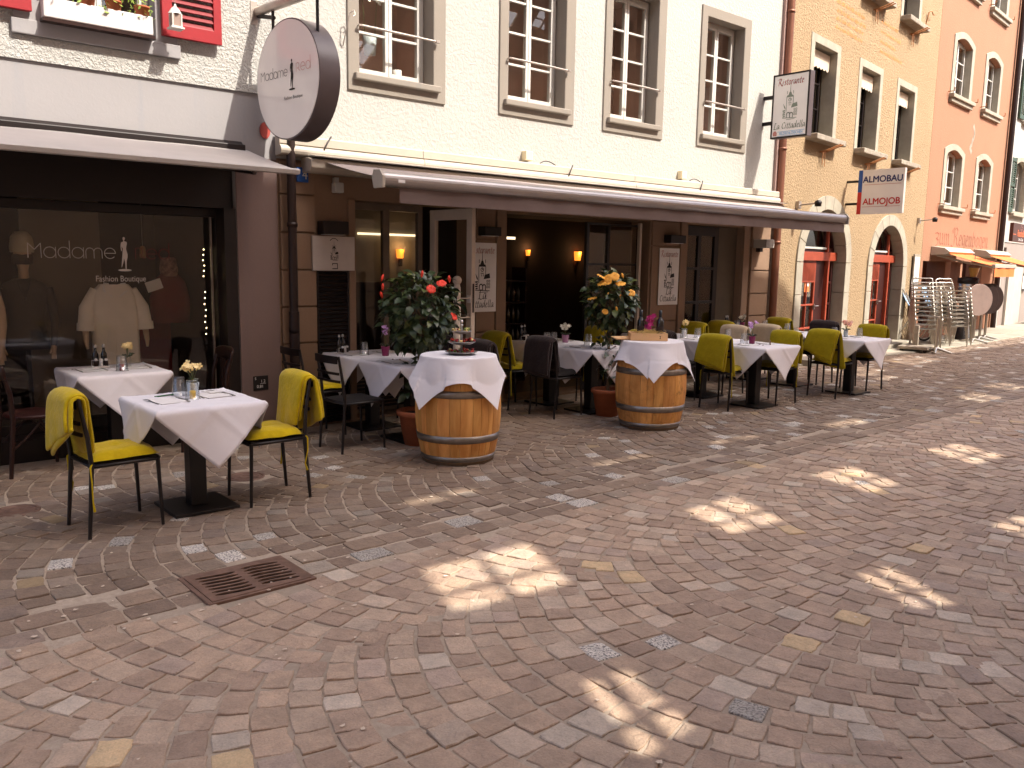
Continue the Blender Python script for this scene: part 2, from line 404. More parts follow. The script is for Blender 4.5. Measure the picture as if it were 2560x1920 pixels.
# straight gutter rows
for yr, hgt in ((4.08,.165),(4.265,.175)):
    x = -5
    while x < 38:
        L = rng.uniform(.13,.24)
        if not (1.45 < x+L/2 < 2.03 and True): stones.append((x+L/2, yr+rng.normal(0,.004), math.pi/2, L, hgt, 1))
        x += L
def visible(x, y):
    d = x*math.sin(YAW)+y*math.cos(YAW); s = x*math.cos(YAW)-y*math.sin(YAW)
    return d > .8 and abs(s) < d*.64+1.6
keep = []
for st in stones:
    x, y = st[0], st[1]
    if not visible(x, y): continue
    if 1.43 < x < 2.05 and 3.90 < y < 4.38: continue
    if math.hypot(x-1.05, y-6.25) < .17 or math.hypot(x-2.61, y-6.2) < .17: continue
    if y > 7.45+max(0,(x-12)*.04): continue
    keep.append(st)
keep.sort(key=lambda s: math.hypot(s[0]*.9, s[1]))
def stone_geo(st, near):
    x, y, th, lt, ln, kd = st
    g = .011 if near else .013
    a, b = lt/2-g*.5, ln/2-g*.5
    ct, sn = math.cos(th), math.sin(th)
    # tangent of arc at angle th: (sin th, cos th); normal: (cos th, -sin th)
    J = .006
    if kd == 1: tx, ty, nx, ny = 1, 0, 0, 1
    else: tx, ty, nx, ny = sn, ct, ct, -sn
    cs = [(-a,-b),(a,-b),(a,b),(-a,b)]
    cs = [(u+rng.normal(0,J*.6), v+rng.normal(0,J*.6)) for u,v in cs]
    if near:
        pts = []
        for i in range(4):
            p, q = cs[i], cs[(i+1) % 4]
            pts.append((p[0]*.965, p[1]*.965))
            for f in (.33,.67):
                pts.append((p[0]+(q[0]-p[0])*f+rng.normal(0,.0032), p[1]+(q[1]-p[1])*f+rng.normal(0,.0032)))
    else: pts = cs
    n = len(pts)
    dz = rng.normal(0,.0022); ax, ay = rng.normal(0,.017), rng.normal(0,.017)
    zt = lambda u,v: dz+ax*u+ay*v
    V = []
    for (u,v) in pts: V.append((u, v, -.03))
    for (u,v) in pts: V.append((u, v, zt(u,v)-.0032))
    ins = []
    for (u,v) in pts:
        k = 1-.0036/max(.03, math.hypot(u,v)); ins.append((u*k, v*k))
    if near:
        for (u,v) in ins: V.append((u, v, zt(u,v)+rng.normal(0,.0009)))
        V.append((rng.normal(0,.01), rng.normal(0,.01), dz+rng.uniform(-.001,.003)))
    else:
        for (u,v) in ins: V.append((u, v, zt(u,v)))
    W = [(x+u*tx+v*nx, y+u*ty+v*ny, z) for u,v,z in V]
    rev = (tx*ny-ty*nx) < 0
    F = []
    for r in range(2):
        for i in range(n):
            j = (i+1) % n; F.append((r*n+i, r*n+j, (r+1)*n+j, (r+1)*n+i))
    if near: F += [(2*n+i, 2*n+(i+1) % n, 3*n) for i in range(n)]
    else: F.append(tuple(2*n+i for i in range(n)))
    if rev: F = [f[::-1] for f in F]
    up = (y > 4.35)
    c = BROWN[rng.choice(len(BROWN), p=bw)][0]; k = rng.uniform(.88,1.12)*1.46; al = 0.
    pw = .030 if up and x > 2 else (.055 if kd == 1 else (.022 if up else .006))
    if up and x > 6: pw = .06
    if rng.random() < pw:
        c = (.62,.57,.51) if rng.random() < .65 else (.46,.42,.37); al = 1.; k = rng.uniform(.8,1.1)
    if up and al == 0: k *= .57  # stones by the houses: less dusty, and awning shade put into their colour
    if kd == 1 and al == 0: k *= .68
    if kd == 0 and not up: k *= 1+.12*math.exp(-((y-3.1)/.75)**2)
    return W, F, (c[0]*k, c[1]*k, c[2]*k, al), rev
def set_col(me, cols):
    a = me.color_attributes.new(name='Col', type='FLOAT_COLOR', domain='POINT')
    a.data.foreach_set('color', np.array(cols, dtype=np.float32).ravel())
NIND = 300
bv, bf, bc = [], [], []
for i, st in enumerate(keep):
    near = math.hypot(st[0], st[1]) < 8.5
    W, F, c, _ = stone_geo(st, near)
    if i < NIND:
        cx, cy = st[0], st[1]
        me = bpy.data.meshes.new('cobble'); me.from_pydata([(p[0]-cx,p[1]-cy,p[2]) for p in W], [], F); me.materials.append(M_cob)
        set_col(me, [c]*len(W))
        o = bpy.data.objects.new('cobble', me); COL.objects.link(o); o.parent = pave; o.location = (cx,cy,0)
    else:
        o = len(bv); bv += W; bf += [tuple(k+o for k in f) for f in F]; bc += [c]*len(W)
me = bpy.data.meshes.new('cobble_paving'); me.from_pydata(bv, [], bf); me.materials.append(M_cob); set_col(me, bc)
cp = bpy.data.objects.new('cobble_paving', me); COL.objects.link(cp); cp.parent = pave; cp['kind'] = 'stuff'

# pale petals / chips scattered on the stones
mb = MB()
for _ in range(420):
    x = rng.uniform(.6,12); y = rng.uniform(1.0,6.5) if rng.random() < .45 else rng.normal(4.0,.5)
    r = rng.uniform(.006,.016); a = rng.uniform(0,6.3); z = .0055
    pts = [(x+r*math.cos(a+k*1.257)*rng.uniform(.5,1.2), y+r*math.sin(a+k*1.257)*rng.uniform(.4,1), z+rng.uniform(0,.004)) for k in range(5)]
    mb.add(pts, [(0,1,2,3,4)])
kind(ob('litter_flecks', mb, pm('dry pale petals', (214,196,176), .9, .1, 30)), 'stuff')

# storm drain grate
dr = thing('drain_grate', 'rusty cast iron street drain grate with curved slots set in the cobbles', 'drain', (1.74,4.15,0))
outer = rect(-.265,.265,-.2,.2); holes = []
for sx in (-1,1):
    for k in range(7):
        zc = .128-.045*k; a0, a1 = (.02,.225); n = 8
        top = []; bot = []
        for i in range(n+1):
            t = i/n; x = (a0+(a1-a0)*t); s = .012*math.sin(math.pi*t)
            hh = .0145*min(1, math.sqrt(max(.12, 1-abs(2*t-1)**6)))
            cz = zc+.012*math.cos(math.pi*(t-.2))*sx*.9
            top.append((sx*x+.0, cz+hh)); bot.append((sx*x, cz-hh))
        pl = bot+top[::-1] if sx > 0 else (bot+top[::-1])[::-1]
        holes.append(pl)
g = MB(); g.wall(outer, holes, -.012, .012)
for i, (x,y,z) in enumerate(g.v): g.v[i] = (x, z, -y*.4+.0065)
ob('grate', g, M_iron, dr, .002)
fr = MB(); fr.box(-.29,-.267,-.22,.22,-.06,.008); fr.box(.267,.29,-.22,.22,-.06,.008); fr.box(-.267,.267,.202,.22,-.06,.008); fr.box(-.267,.267,-.22,-.202,-.06,.008)
ob('grate_frame', fr, M_iron, dr, .002)
sh = MB(); sh.box(-.26,.26,-.195,.195,-.0065,-.004); ob('shaft', sh, M_drainshade, dr)  # flat black sheet, its colour standing in for the shade below the slots
for nm, p, lab in (('manhole_cover',(1.05,6.25,0),'small round cast iron valve cover beside the nearest chair'),('manhole_cover',(2.61,6.2,0),'small round iron cover in the paving under the right hand yellow chair')):
    t = thing(nm, lab, 'manhole cover', p, 0, 'iron covers in the paving')
    a = MB(); a.lathe([(0,-.03),(.118,-.03),(.118,-.003),(.11,.0),(.095,.0),(.09,-.004),(.06,-.004),(.055,0),(.03,0),(.025,-.004),(0,-.004)], 28); ob('lid', a, M_iron, t)
    a = MB(); a.lathe([(.122,-.03),(.145,-.03),(.145,.0),(.122,.0),(.122,-.03)], 28, cap=False); ob('rim', a, M_iron, t)

# ------------------------------------------------------------------ houses
def facade(name, label, loc, deg): return thing(name, label, 'house', (loc[0],loc[1],0), R(deg))
def casement(h, x0, x1, z0, z1, dep, rows, cols=2, m=M_frame, bars=True, st=.05):
    """a window whose frame mesh is a part of house h; panes are its sub-parts"""
    mb = MB(); y0, y1 = dep, dep+.05
    mb.wall(rect(x0,x1,z0,z1), [rect(x0+st,x1-st,z0+st*1.2,z1-st)], y0, y1)
    cw = (x1-x0-2*st)/cols; panes = []
    for c in range(cols):
        a = x0+st+c*cw; b = a+cw
        s2 = .042
        mb.wall(rect(a+.002,b-.002,z0+st*1.2,z1-st), [rect(a+s2,b-s2,z0+st*1.2+s2,z1-st-s2)], y0-.018, y1-.014)
        za, zb = z0+st*1.2+s2, z1-st-s2; ph = (zb-za)/rows
        for r in range(1, rows): mb.box(a+s2,b-s2,y0-.012,y0+.02,za+r*ph-.013,za+r*ph+.013)
        for r in range(rows): panes.append((a+s2, b-s2, za+r*ph+(.013 if r else 0), za+(r+1)*ph-(.013 if r < rows-1 else 0)))
    wn = ob('window', mb, m, h, .003, seg=1)
    p = panes[0]; gm = MB(); wx, wz = (p[1]-p[0])/2, (p[3]-p[2])/2
    gm.box(-wx,wx,-.002,.002,-wz,wz); gme = gm.mesh('pane', M_glass)
    for p in panes:
        o = bpy.data.objects.new('pane', gme); COL.objects.link(o); o.parent = wn
        o.location = ((p[0]+p[1])/2, dep+.008+rng.normal(0,.0006), (p[2]+p[3])/2); o.rotation_euler = (rng.normal(0,.004),0,rng.normal(0,.004))
    return wn
def surround(wn, x0, x1, z0, z1, ix0, ix1, iz0, iz1, m, proud=.022, dep=.16):
    mb = MB(); mb.wall(rect(x0,x1,z0,z1), [rect(ix0,ix1,iz0,iz1)], -proud, dep); return ob('surround', mb, m, wn, .006, seg=1)
def room(h, x0, x1, z0, z1, y0, y1, m):
    mb = MB()
    mb.box(x0,x1,y1,y1+.02,z0,z1); mb.box(x0-.02,x0,y0,y1,z0,z1); mb.box(x1,x1+.02,y0,y1,z0,z1); mb.box(x0,x1,y0,y1,z0-.02,z0); mb.box(x0,x1,y0,y1,z1,z1+.02)
    return ob('room', mb, m, h)

M_room = pm('dim room', (190,160,146), .9, .15, 1.5)
M_room2 = pm('dark room', (70,52,46), .9, .2, 1.5)
# --- restaurant house (white)
rh = facade('restaurant_house', 'white plastered house with a brown ground floor restaurant under the long awning', (0,7.71), 0)
WX = [(4.41,5.60),(6.355,7.545),(8.07,9.24),(10.0,11.18)]
holes = [rect(a+.05,b-.05,3.40,5.21) for a,b in WX]+[rect(a+.05,b-.05,6.6,8.4) for a,b in WX]
mb = MB(); mb.wall(rect(3.64,12.26,2.62,9.6), holes, 0, .35); ob('upper_wall', mb, M_white, rh)
gh = [rect(4.48,6.04,.02,2.28), rect(6.50,9.10,.02,2.26), rect(9.90,11.27,.02,2.25)]
mb = MB(); mb.wall(rect(3.64,12.26,-.05,2.619), gh, .012, .35); ob('ground_floor_wall', mb, M_tan2, rh)
for i, (a,b) in enumerate(WX):
    for (z0, z1, full) in ((3.35,5.26,1),(6.55,8.45,0)):
        ia, ib = a+.13, b-.16
        wn = casement(rh, ia, ib, z0+.16, z1-.14, .17, 4)
        surround(wn, a, b, z0, z1, ia, ib, z0+.17, z1-.14, M_tan)
        s = MB(); s.box(ia-.07,ib+.07,-.075,.16,z0+.105,z0+.172); ob('sill', s, M_tan, wn, .012)
        if full:
            s = MB(); zb = z0+.62
            tw = [(ia+.04+ (ib-ia)*.04*j, -.03+.0, zb) for j in range(2)]
            s.tube([(ia+.01,-.06,zb),(ib+.02,-.06,zb)], .011, 10)
            for k in range(26):
                x = ia+.12+k*.022
                s.tube([(x,-.06+.011,zb-.008),(x+.012,-.06-.012,zb),(x+.024,-.06+.0,zb+.013)], .0045, 5)
            s.box(ib+.0,ib+.045,-.075,-.045,zb-.013,zb+.013); s.box(ia-.03,ia+.01,-.07,-.05,zb-.008,zb+.008)
            s.tube([(ia-.02,-.06,zb),(ia-.02,.02,zb)], .006, 6); s.tube([(ib+.02,-.06,zb),(ib+.02,.03,zb)], .006, 6)
            ob('guard_rail', s, M_zinc, wn)
for (a,b) in WX: room(rh, a+.06, b-.06, 3.42, 5.2, .33, .85, M_room)
for (a,b) in WX: room(rh, a+.06, b-.06, 6.62, 8.38, .33, 1.5, M_room)
# curtains behind the panes
for (a,b) in WX[1:]:
    P = [[(a+.2+.30*u/10+.0, .45+.02*math.sin(u*2.1), 3.5+1.65*v) for v in (0,.5,1)] for u in range(11)]
    ob('curtain', MB().grid(P), pm('pale net curtain', (178,160,146), .95, .08, 6), rh)
# cornice (painted sheet metal housing)
mb = MB(); prof = [(-.02,2.84),(-.105,2.835),(-.118,2.82),(-.118,2.75),(-.10,2.742)]
prof += [(-.10-.05*math.sin(t), 2.69+.05*math.cos(t)) for t in (0.15,.5,.9,1.3,1.7,2.2,2.6)] + [(-.02,2.64)]
for (xa, xb) in ((3.62,5.24),(5.246,8.6),(8.606,12.02)): mb.xprism(prof, xa, xb)
ob('cornice', mb, M_cass, rh)
mb = MB()
for xa in (4.05, 7.35, 9.95): mb.tube(bez((xa,-.125,2.66),(xa+.02,-.16,2.76),(xa+.12,-.10,2.86)), .008, 6)
for xa in (6.95, 9.8): mb.tube(bez((xa,-.08,2.845),(xa+.1,-.08,2.91),(xa+.25,-.08,2.84)), .006, 6)
ob('cable', mb, M_pipe, rh)
mb = MB()
for xa in (6.72, 9.62): mb.box(xa,xa+.11,-.085,0.0,2.86,2.97)
ob('junction_box', mb, pm('cream plastic box', (232,216,178), .5, .05, 6), rh, .006)
# pilaster blocks
def blocks(h, x0, x1, zs, m, y=-.028):
    for a, b in zip(zs[:-1], zs[1:]):
        s = MB(); s.box(x0,x1,y,.012,a+.008,b-.008); ob('stone_block', s, m, h, .006)
blocks(rh, 3.66, 4.025, [-.02,.49,.85,1.21,1.57,1.93,2.29,2.6], M_tan2)
blocks(rh, 11.50, 11.99, [-.02,.53,.89,1.24,1.6,1.96,2.32,2.6], M_tan2)
blocks(rh, 6.05, 6.33, [-.02,.49,.86,1.93,2.29,2.6], M_tan2, -.016)
blocks(rh, 9.13, 9.71, [-.02,.53,.88,1.93,2.27,2.6], M_tan2, -.016)
for b_ in ((6.345,6.49),(9.735,9.885),(4.395,4.47),(11.275,11.42)): mb = MB(); mb.box(*b_,-.03,.012,0,2.28); ob('jamb', mb, M_tan2, rh, .005)
# louvred shutter left of the door
lv = MB(); lv.wall(rect(4.03,4.39,.02,1.57), [rect(4.05,4.37,.04,1.55)], -.03, .0); sh = ob('louvre_shutter', lv, M_dark, rh, .003, seg=1)
lm = MB(); lm.box(-.16,.16,-.008,.008,-.016,.016); lme = lm.mesh('louvre', M_dark)
for k in range(38):
    o = bpy.data.objects.new('louvre', lme); COL.objects.link(o); o.parent = sh; o.location = (4.21,-.008,.06+k*.04); o.rotation_euler = (R(-38),0,0)
# door frame + glazed strip
mb = MB(); OL = M_intframe = pm('olive grey door timber', (112,98,84), .5, .1, 6, .05, 60)
mb.wall(rect(4.49,5.44,.03,2.27), [rect(4.55,4.93,.65,2.2), rect(5.01,5.38,.65,2.2)], .18, .24); mb.box(4.55,4.93,.19,.23,.06,.64); mb.box(5.01,5.38,.19,.23,.06,.64)
df = ob('door_frame', mb, OL, rh, .004, seg=1)
for a, b in ((4.55,4.93),(5.01,5.38)):
    s = MB(); s.box(a,b,.205,.211,.65,2.2); ob('pane', s, M_glass, df)
s = MB()
for k in range(14): s.box(4.56,5.37,.165,.178,.08+k*.04,.105+k*.04)
ob('louvre_panel', s, M_dark, df)
# open door leaf, swung out into the street
dl = MB(); dl.v = []
M_leaf_d = pm('light grey door edge', (196,180,164), .5, .06, 8)
dl.xprism([(-.75,.02),(0,.02),(0,2.22),(-.75,2.22)], 5.43, 5.431)
d2 = MB()
for (a,b,c,d) in ((-.75,-.66,.02,2.22),(-.09,0,.02,2.22),(-.66,-.09,2.11,2.22),(-.66,-.09,.02,.22)): d2.box(5.41,5.46,a,b,c,d)
leaf = ob('door_leaf', d2, M_leaf_d, rh, .004)
s = MB(); s.box(5.43,5.44,-.66,-.09,.22,2.11); ob('pane', s, M_shopglass, leaf)
s = MB(); s.box(5.425,5.445,-.754,-.75,1.15,1.45); ob('lock_plate', s, M_dark, leaf)
s = MB(); s.box(5.385,5.41,-.715,-.70,1.10,1.14); s.tube([(5.38,-.71,1.12),(5.38,-.60,1.12)], .009, 8); ob('handle', s, M_steel, leaf)
s = MB(); s.box(5.405,5.409,-.74,-.68,1.25,1.33); ob('sticker', s, M_napkin, leaf)
# big middle opening: folded glass leaves on the right
for (xa, ya, ang, L) in ((8.95,.05,-8,.62),(8.40,.12,10,.55)):
    mb = MB(); mb.wall(rect(-L,0,.03,2.2), [rect(-L+.06,-.06,.12+k*.52,.12+k*.52+.49) for k in range(4)], -.02, .02)
    f = ob('glass_leaf', mb, M_dark, rh, .003, loc=(xa,ya,0), rz=R(ang), seg=1)
    pnm = MB(); pnm.box(-L/2+.06,L/2-.06,-.002,.002,-.245,.245); pme = pnm.mesh('pane', M_shopglass)
    for k in range(4):
        o = bpy.data.objects.new('pane', pme); COL.objects.link(o); o.parent = f; o.location = (-L/2,0,.12+k*.52+.245)
s = MB(); s.box(8.86,8.90,-.02,.03,.02,2.22); ob('door_edge', s, M_leaf_d, rh, .004)
# third opening: pair of glazed doors
mb = MB(); ops = []
for c in (0,1):
    for k in range(4): ops.append(rect(9.98+c*.40,10.30+c*.40,.14+k*.5,.14+k*.5+.46))
mb.wall(rect(9.91,10.80,.03,2.24), ops, .10, .15); gd = ob('glazed_door', mb, M_dark, rh, .004, seg=1)
pnm = MB(); pnm.box(-.16,.16,-.002,.002,-.23,.23); pme = pnm.mesh('pane', M_shopglass)
for c in (0,1):
    for k in range(4):
        o = bpy.data.objects.new('pane', pme); COL.objects.link(o); o.parent = gd; o.location = (10.14+c*.40,.125,.14+k*.5+.23); o.rotation_euler = (0,0,rng.normal(0,.01))
s = MB(); s.box(10.80,11.26,.10,.2,.02,2.24); ob('door_panel', s, pm('olive brown reveal', (86,74,60), .7, .1, 6), rh)
# restaurant interior
mb = MB(); mb.box(4.0,12.0,3.6,3.62,0,2.6); mb.box(3.98,4.0,.35,3.6,0,2.6); mb.box(12.0,12.02,.35,3.6,0,2.6); mb.box(4.0,12.0,.35,3.6,2.42,2.44)
ob('interior_walls', mb, pm('dark brown interior', (58,42,36), .9, .2, 1.5), rh)
mb = MB(); mb.box(4.0,12.0,.35,3.6,-.02,0.0); ob('interior_floor', mb, M_intfloor, rh)
mb = MB(); mb.box(5.0,6.2,1.4,1.42,1.4,2.42); mb.box(4.4,5.3,2.6,2.62,1.75,2.42); ob('partition', mb, M_intgrey, rh)
for b_ in ((4.55,5.12,1.36,1.39,1.965,1.985),(5.32,6.17,1.36,1.39,1.975,2.0),(7.5,7.92,1.36,1.39,2.335,2.35),(7.5,7.82,1.36,1.39,1.985,2.02)): mb = MB(); mb.box(*b_); ob('light_strip', mb, M_strip, rh)
def sconce(x, y, z, sc, lab):
    t = thing('wall_lamp', lab, 'lamp', (x,y,z))
    a = MB(); P = [[(sc*.045*math.sin(u), -sc*.04*math.cos(u), sc*(.11*v-.02)*(1)) for v in (0,1)] for u in np.linspace(-1.5,1.5,9)]
    P = [[(p[0]*(1+.35*i), p[1]*(1+.35*i), p[2]) for i, p in enumerate(r)] for r in P]
    ob('lamp_shade', a.grid(P), M_gold, t); ld = bpy.data.lights.new('wall_lamp_bulb','POINT'); ld.energy = .7*sc; ld.color = (1,.62,.28); ld.shadow_soft_size = .05; lo_ = bpy.data.objects.new('wall_lamp_bulb', ld); COL.objects.link(lo_); lo_.parent = t; lo_.location = (0,-.09,.10); b = MB(); b.box(-.02,.02,-.03,0,-.12,-.03); ob('lamp_arm', b, M_dark, t)
sconce(5.92, 9.09, 1.72, 1.0, 'lit amber wall lamp glowing behind the glass left of the door leaf')
sconce(11.25, 11.28, 1.74, 1.5, 'lit amber wall lamp at the back of the big opening')
sconce(10.02, 11.28, 1.80, .9, 'faint amber wall lamp deep inside left of the brighter one')
# bottle shelf inside
bs = thing('bottle_shelf', 'dark shelf unit of wine bottles inside the big opening', 'shelf', (7.60,8.95,0))
a = MB(); a.box(-.32,.32,0,.3,0,.04); a.box(-.34,-.32,0,.3,0,1.6); a.box(.32,.34,0,.3,0,1.6)
for k in range(4): a.box(-.32,.32,0,.3,.5+k*.3,.52+k*.3)
ob('rack', a, M_wood_dark, bs)
bm_ = MB(); bm_.lathe([(0,0),(.034,0),(.034,.15),(.012,.20),(.012,.25),(0,.25)], 8); bme = bm_.mesh('bottle', pm('shelf bottle', (70,58,40), .2, .4, 3, spec=.7))
for k in range(3):
    for j in range(7):
        o = bpy.data.objects.new('bottle', bme); COL.objects.link(o); o.parent = bs; o.location = (-.27+j*.09,.1,.52+k*.3)
# small lamps, boxes, posters on the ground floor
def wallbox(x0,x1,z0,z1,lab,m=M_dark,y=-.16):
    t = thing('wall_light', lab, 'wall light', ((x0+x1)/2,7.71,(z0+z1)/2), 0, 'box lights over the posters'); w_, h_ = (x1-x0)/2, (z1-z0)/2
    a = MB(); a.box(-w_,w_,y,-.03,-h_,h_); ob('housing', a, m, t, .006); b = MB(); b.box(-w_*.8,w_*.8,y+.02,-.05,-h_-.004,-h_-.001); ob('lens', b, M_napkin, t)
wallbox(4.04,4.32,1.92,2.05,'dark box light above the grey board by the drainpipe')
wallbox(6.06,6.30,1.97,2.07,'dark box light above the poster half hidden by the open door')
wallbox(9.35,9.68,1.97,2.08,'dark box light above the fully visible poster')
t = thing('wall_light', 'pale cube wall light on the sunlit pilaster at the right end', 'wall light', (11.64,7.71,1.95))
a = MB(); a.box(-.12,.10,-.26,-.03,0,.13); ob('housing', a, pm('light grey lamp', (170,164,156), .4, .05, 6), t, .006); a = MB(); a.box(-.04,.04,-.1,-.028,-.06,0); ob('bracket', a, M_dark, t)
t = thing('security_sensor', 'small white sensor box under the left end of the long awning', 'sensor', (4.25,7.68,2.38))
a = MB(); a.box(-.05,.05,-.08,0,-.05,.05); ob('housing', a, M_frame, t, .01); a = MB(); a.box(-.02,.02,-.03,.03,.05,.1); ob('bracket', a, M_frame, t)
# downpipes
def pipe(name, lab, x, y, z0, z1, m, r, cl):
    t = thing(name, lab, 'drainpipe', (x,y,0)); a = MB(); a.tube([(0,0,z0),(0,0,z1)], r, 16); ob('tube', a, m, t)
    b = MB()
    for z in cl: b.lathe([(r+.001,z-.02),(r+.008,z-.02),(r+.008,z+.02),(r+.001,z+.02)], 16, cap=False); b.box(-.012,.012,0,.1,z-.012,z+.012)
    ob('clamp', b, m, t)
    return t
p = pipe('downpipe', 'dark drainpipe left of the restaurant ending behind a chair', 3.735, 7.60, 0, 2.83, M_pipe, .042, (.98,2.0))
a = MB(); a.tube([(0,0,0),(0,0,1.17)], .05, 16); ob('lower_tube', a, M_pipe, p)
pipe('downpipe', 'copper drainpipe between the white house and the ochre house', 12.10, 7.64, 0, 9.6, M_copper, .062, (.5,2.05,3.5,5.55,7.4))
s = MB(); s.box(11.995,12.255,-.045,.0,2.62,9.6); ob('corner_board', s, pm('mauve corner board', (158,130,122), .8, .06, 5), rh)  # mauve strip behind the copper drainpipe

# --- boutique house (left)
bh = facade('boutique_house', 'roughcast white house with the fashion boutique shop window on the left', (0,7.71), 0)
mb = MB(); mb.wall(rect(-3,3.638,3.18,9.6), [rect(1.70,2.58,3.47,5.2), rect(-1.3,-.4,3.47,5.2), rect(1.70,2.58,6.6,8.3)], -.02, .35); ob('upper_wall', mb, M_rough, bh)
mb = MB(); mb.wall([(-3,0),(-.8,0),(-.8,2.72),(3.23,2.72),(3.23,-.03),(3.638,-.03),(3.638,3.178),(-3,3.178)], [], 0, .35); ob('shop_wall', mb, M_smooth, bh)
mb = MB(); mb.box(3.234,3.634,-.012,0,-.03,2.60); ob('pilaster', mb, M_pil, bh)
fs = MB(); fs.box(-.8,3.225,.06,.10,2.13,2.70); ob('fascia', fs, M_shopfr, bh)
mb = MB(); mb.wall(rect(-.8,3.228,.18,2.128), [rect(-.7,3.11,.27,2.05)], .20, .30); sf = ob('shop_window', mb, M_shopfr, bh, .004)
s = MB(); s.box(-.7,3.11,.255,.263,.27,2.05); ob('pane', s, M_shopglass, sf)
s = MB(); s.box(-.8,3.228,-.02,.32,-.03,.18); ob('plinth', s, M_shopfr, bh, .004)
s = MB(); s.box(3.115,3.228,.0,.20,.18,2.128); ob('reveal', s, M_shopfr, bh)
s = MB(); s.box(3.07,3.085,.23,.252,.27,2.05); ob('frame_trim', s, M_zinc, sf)
mb = MB(); mb.box(-.82,3.26,2.3,2.32,.1,2.7); mb.box(-.82,-.8,.35,2.3,.1,2.7); mb.box(3.23,3.25,.35,2.3,.1,2.7); mb.box(-.8,3.2,.35,2.3,2.6,2.62); ob('interior_walls', mb, M_interior, bh)
mb = MB(); mb.box(-.8,3.2,.35,2.3,.1,.12); ob('interior_floor', mb, M_intfloor, bh)
mb = MB(); mb.box(1.68,2.36,1.2,1.22,.12,2.6); ob('display_panel', mb, pm('display panel', (126,112,98), .9, .1, 2), bh)
mb = MB(); mb.box(2.45,3.1,1.5,1.9,.12,1.05); ob('counter', mb, M_redwall, bh)
mb = MB()
for i, z in enumerate(list(np.linspace(.95,1.35,8))+list(np.linspace(1.5,1.75,6))):
    mb.lathe([(0,-.007),(.007,0),(0,.007)], 6, (3.04+.006*math.sin(i*2.1),.34,z))
ob('fairy_lights', mb, M_fairy, bh)
# window box window with red shutters
wn = casement(bh, 1.72, 2.56, 3.5, 5.15, .12, 3)
s = MB(); s.wall(rect(1.50,2.74,3.365,5.35), [rect(1.72,2.56,3.48,5.16)], -.045, .12); ob('surround', s, M_smooth, wn, .006)
s = MB(); s.box(1.48,2.76,-.058,.1,3.365,3.478); ob('sill', s, M_smooth, wn, .008)
room(bh, 1.71, 2.57, 3.48, 5.19, .33, 1.5, M_room2)
def shutter(x0, x1, z0, z1, y, m, parent, slats=26):
    s = MB(); s.wall(rect(x0,x1,z0,z1), [rect(x0+.085,x1-.07,z0+.11,(z0+z1)/2-.04), rect(x0+.085,x1-.07,(z0+z1)/2+.04,z1-.1)], y-.045, y)
    o = ob('shutter', s, m, parent, .004)
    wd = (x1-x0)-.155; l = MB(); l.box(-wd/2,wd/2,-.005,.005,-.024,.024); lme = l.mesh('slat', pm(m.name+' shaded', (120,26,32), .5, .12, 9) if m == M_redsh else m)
    zz = z0+.125
    while zz < z1-.11:
        if abs(zz-(z0+z1)/2) > .05:
            q = bpy.data.objects.new('slat', lme); COL.objects.link(q); q.parent = o; q.location = ((x0+x1)/2+.007,y-.024,zz); q.rotation_euler = (R(-35),0,0)
        zz += .058
    return o
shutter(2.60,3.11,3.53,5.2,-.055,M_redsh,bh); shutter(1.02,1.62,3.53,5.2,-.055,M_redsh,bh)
fb = thing('planter_box', 'pale grey window box with potted herbs on the boutique sill', 'planter', (2.10,7.62,3.50))
s = MB(); s.box(-.41,.41,-.05,.05,0,.15); ob('trough', s, M_box, fb, .008); s = MB(); s.box(-.42,.42,-.06,.04,-.03,-.005); ob('shelf', s, M_wood_dark, fb)
for i, (x, kd) in enumerate(((-.30,0),(-.08,0),(.12,1),(.34,1))):
    a = MB(); a.lathe([(0,0),(.045,0),(.06,.11),(.064,.11),(.064,.125),(.05,.125),(.05,.1),(0,.1)], 14, (x,.0,.10)); ob('flower_pot', a, M_terra, fb)
    a = MB()
    for k in range(60):
        th = rng.uniform(0,6.28); rr = rng.uniform(.0,.12); z = rng.uniform(.17,.34)-rr*.6*(1 if kd else .3); px, py = x+rr*math.cos(th), -.02+rr*math.sin(th)*.6
        sz = rng.uniform(.014,.028); n1 = Vector((rng.normal(),rng.normal(),rng.normal())).normalized(); n2 = n1.orthogonal().normalized()
        p = Vector((px,py,z)); a.add([p-n1*sz,p+n2*sz*.5,p+n1*sz,p-n2*sz*.5], [(0,1,2,3)])
    o = ob('herb_foliage', a, pm('bright herb leaf', (120,140,60), .5, .3, 20), fb); o['kind'] = 'stuff'
ln = thing('hanging_lantern', 'small white metal lantern hanging in front of the red shutter', 'lantern', (2.66,7.47,3.56))
a = MB(); a.box(-.055,.055,-.055,.055,0,.012); a.box(-.045,.045,-.045,.045,.012,.02)
for sx in (-1,1):
    for sy in (-1,1): a.box(sx*.036-.005,sx*.036+.005,sy*.036-.005,sy*.036+.005,.02,.12)
a.lathe([(.062,.12),(.05,.135),(.035,.16),(.012,.18),(.006,.2),(0,.2)], 4); ob('cage', a, M_frame, ln)
a = MB(); a.tube([(0,0,.2),(0,0,.5)], .002, 5); ob('chain', a, M_zinc, ln)
a = MB(); a.box(-.031,.031,-.036,-.034,.02,.12); a.box(-.036,-.034,-.031,.031,.02,.12); a.box(.034,.036,-.031,.031,.02,.12); ob('pane', a, pm('frosted lantern glass', (150,130,120), .3, .05, 5), ln)
a = MB(); a.tube([(0,0,.498),(0,.24,.5)], .004, 5); ob('hook', a, M_zinc, ln)
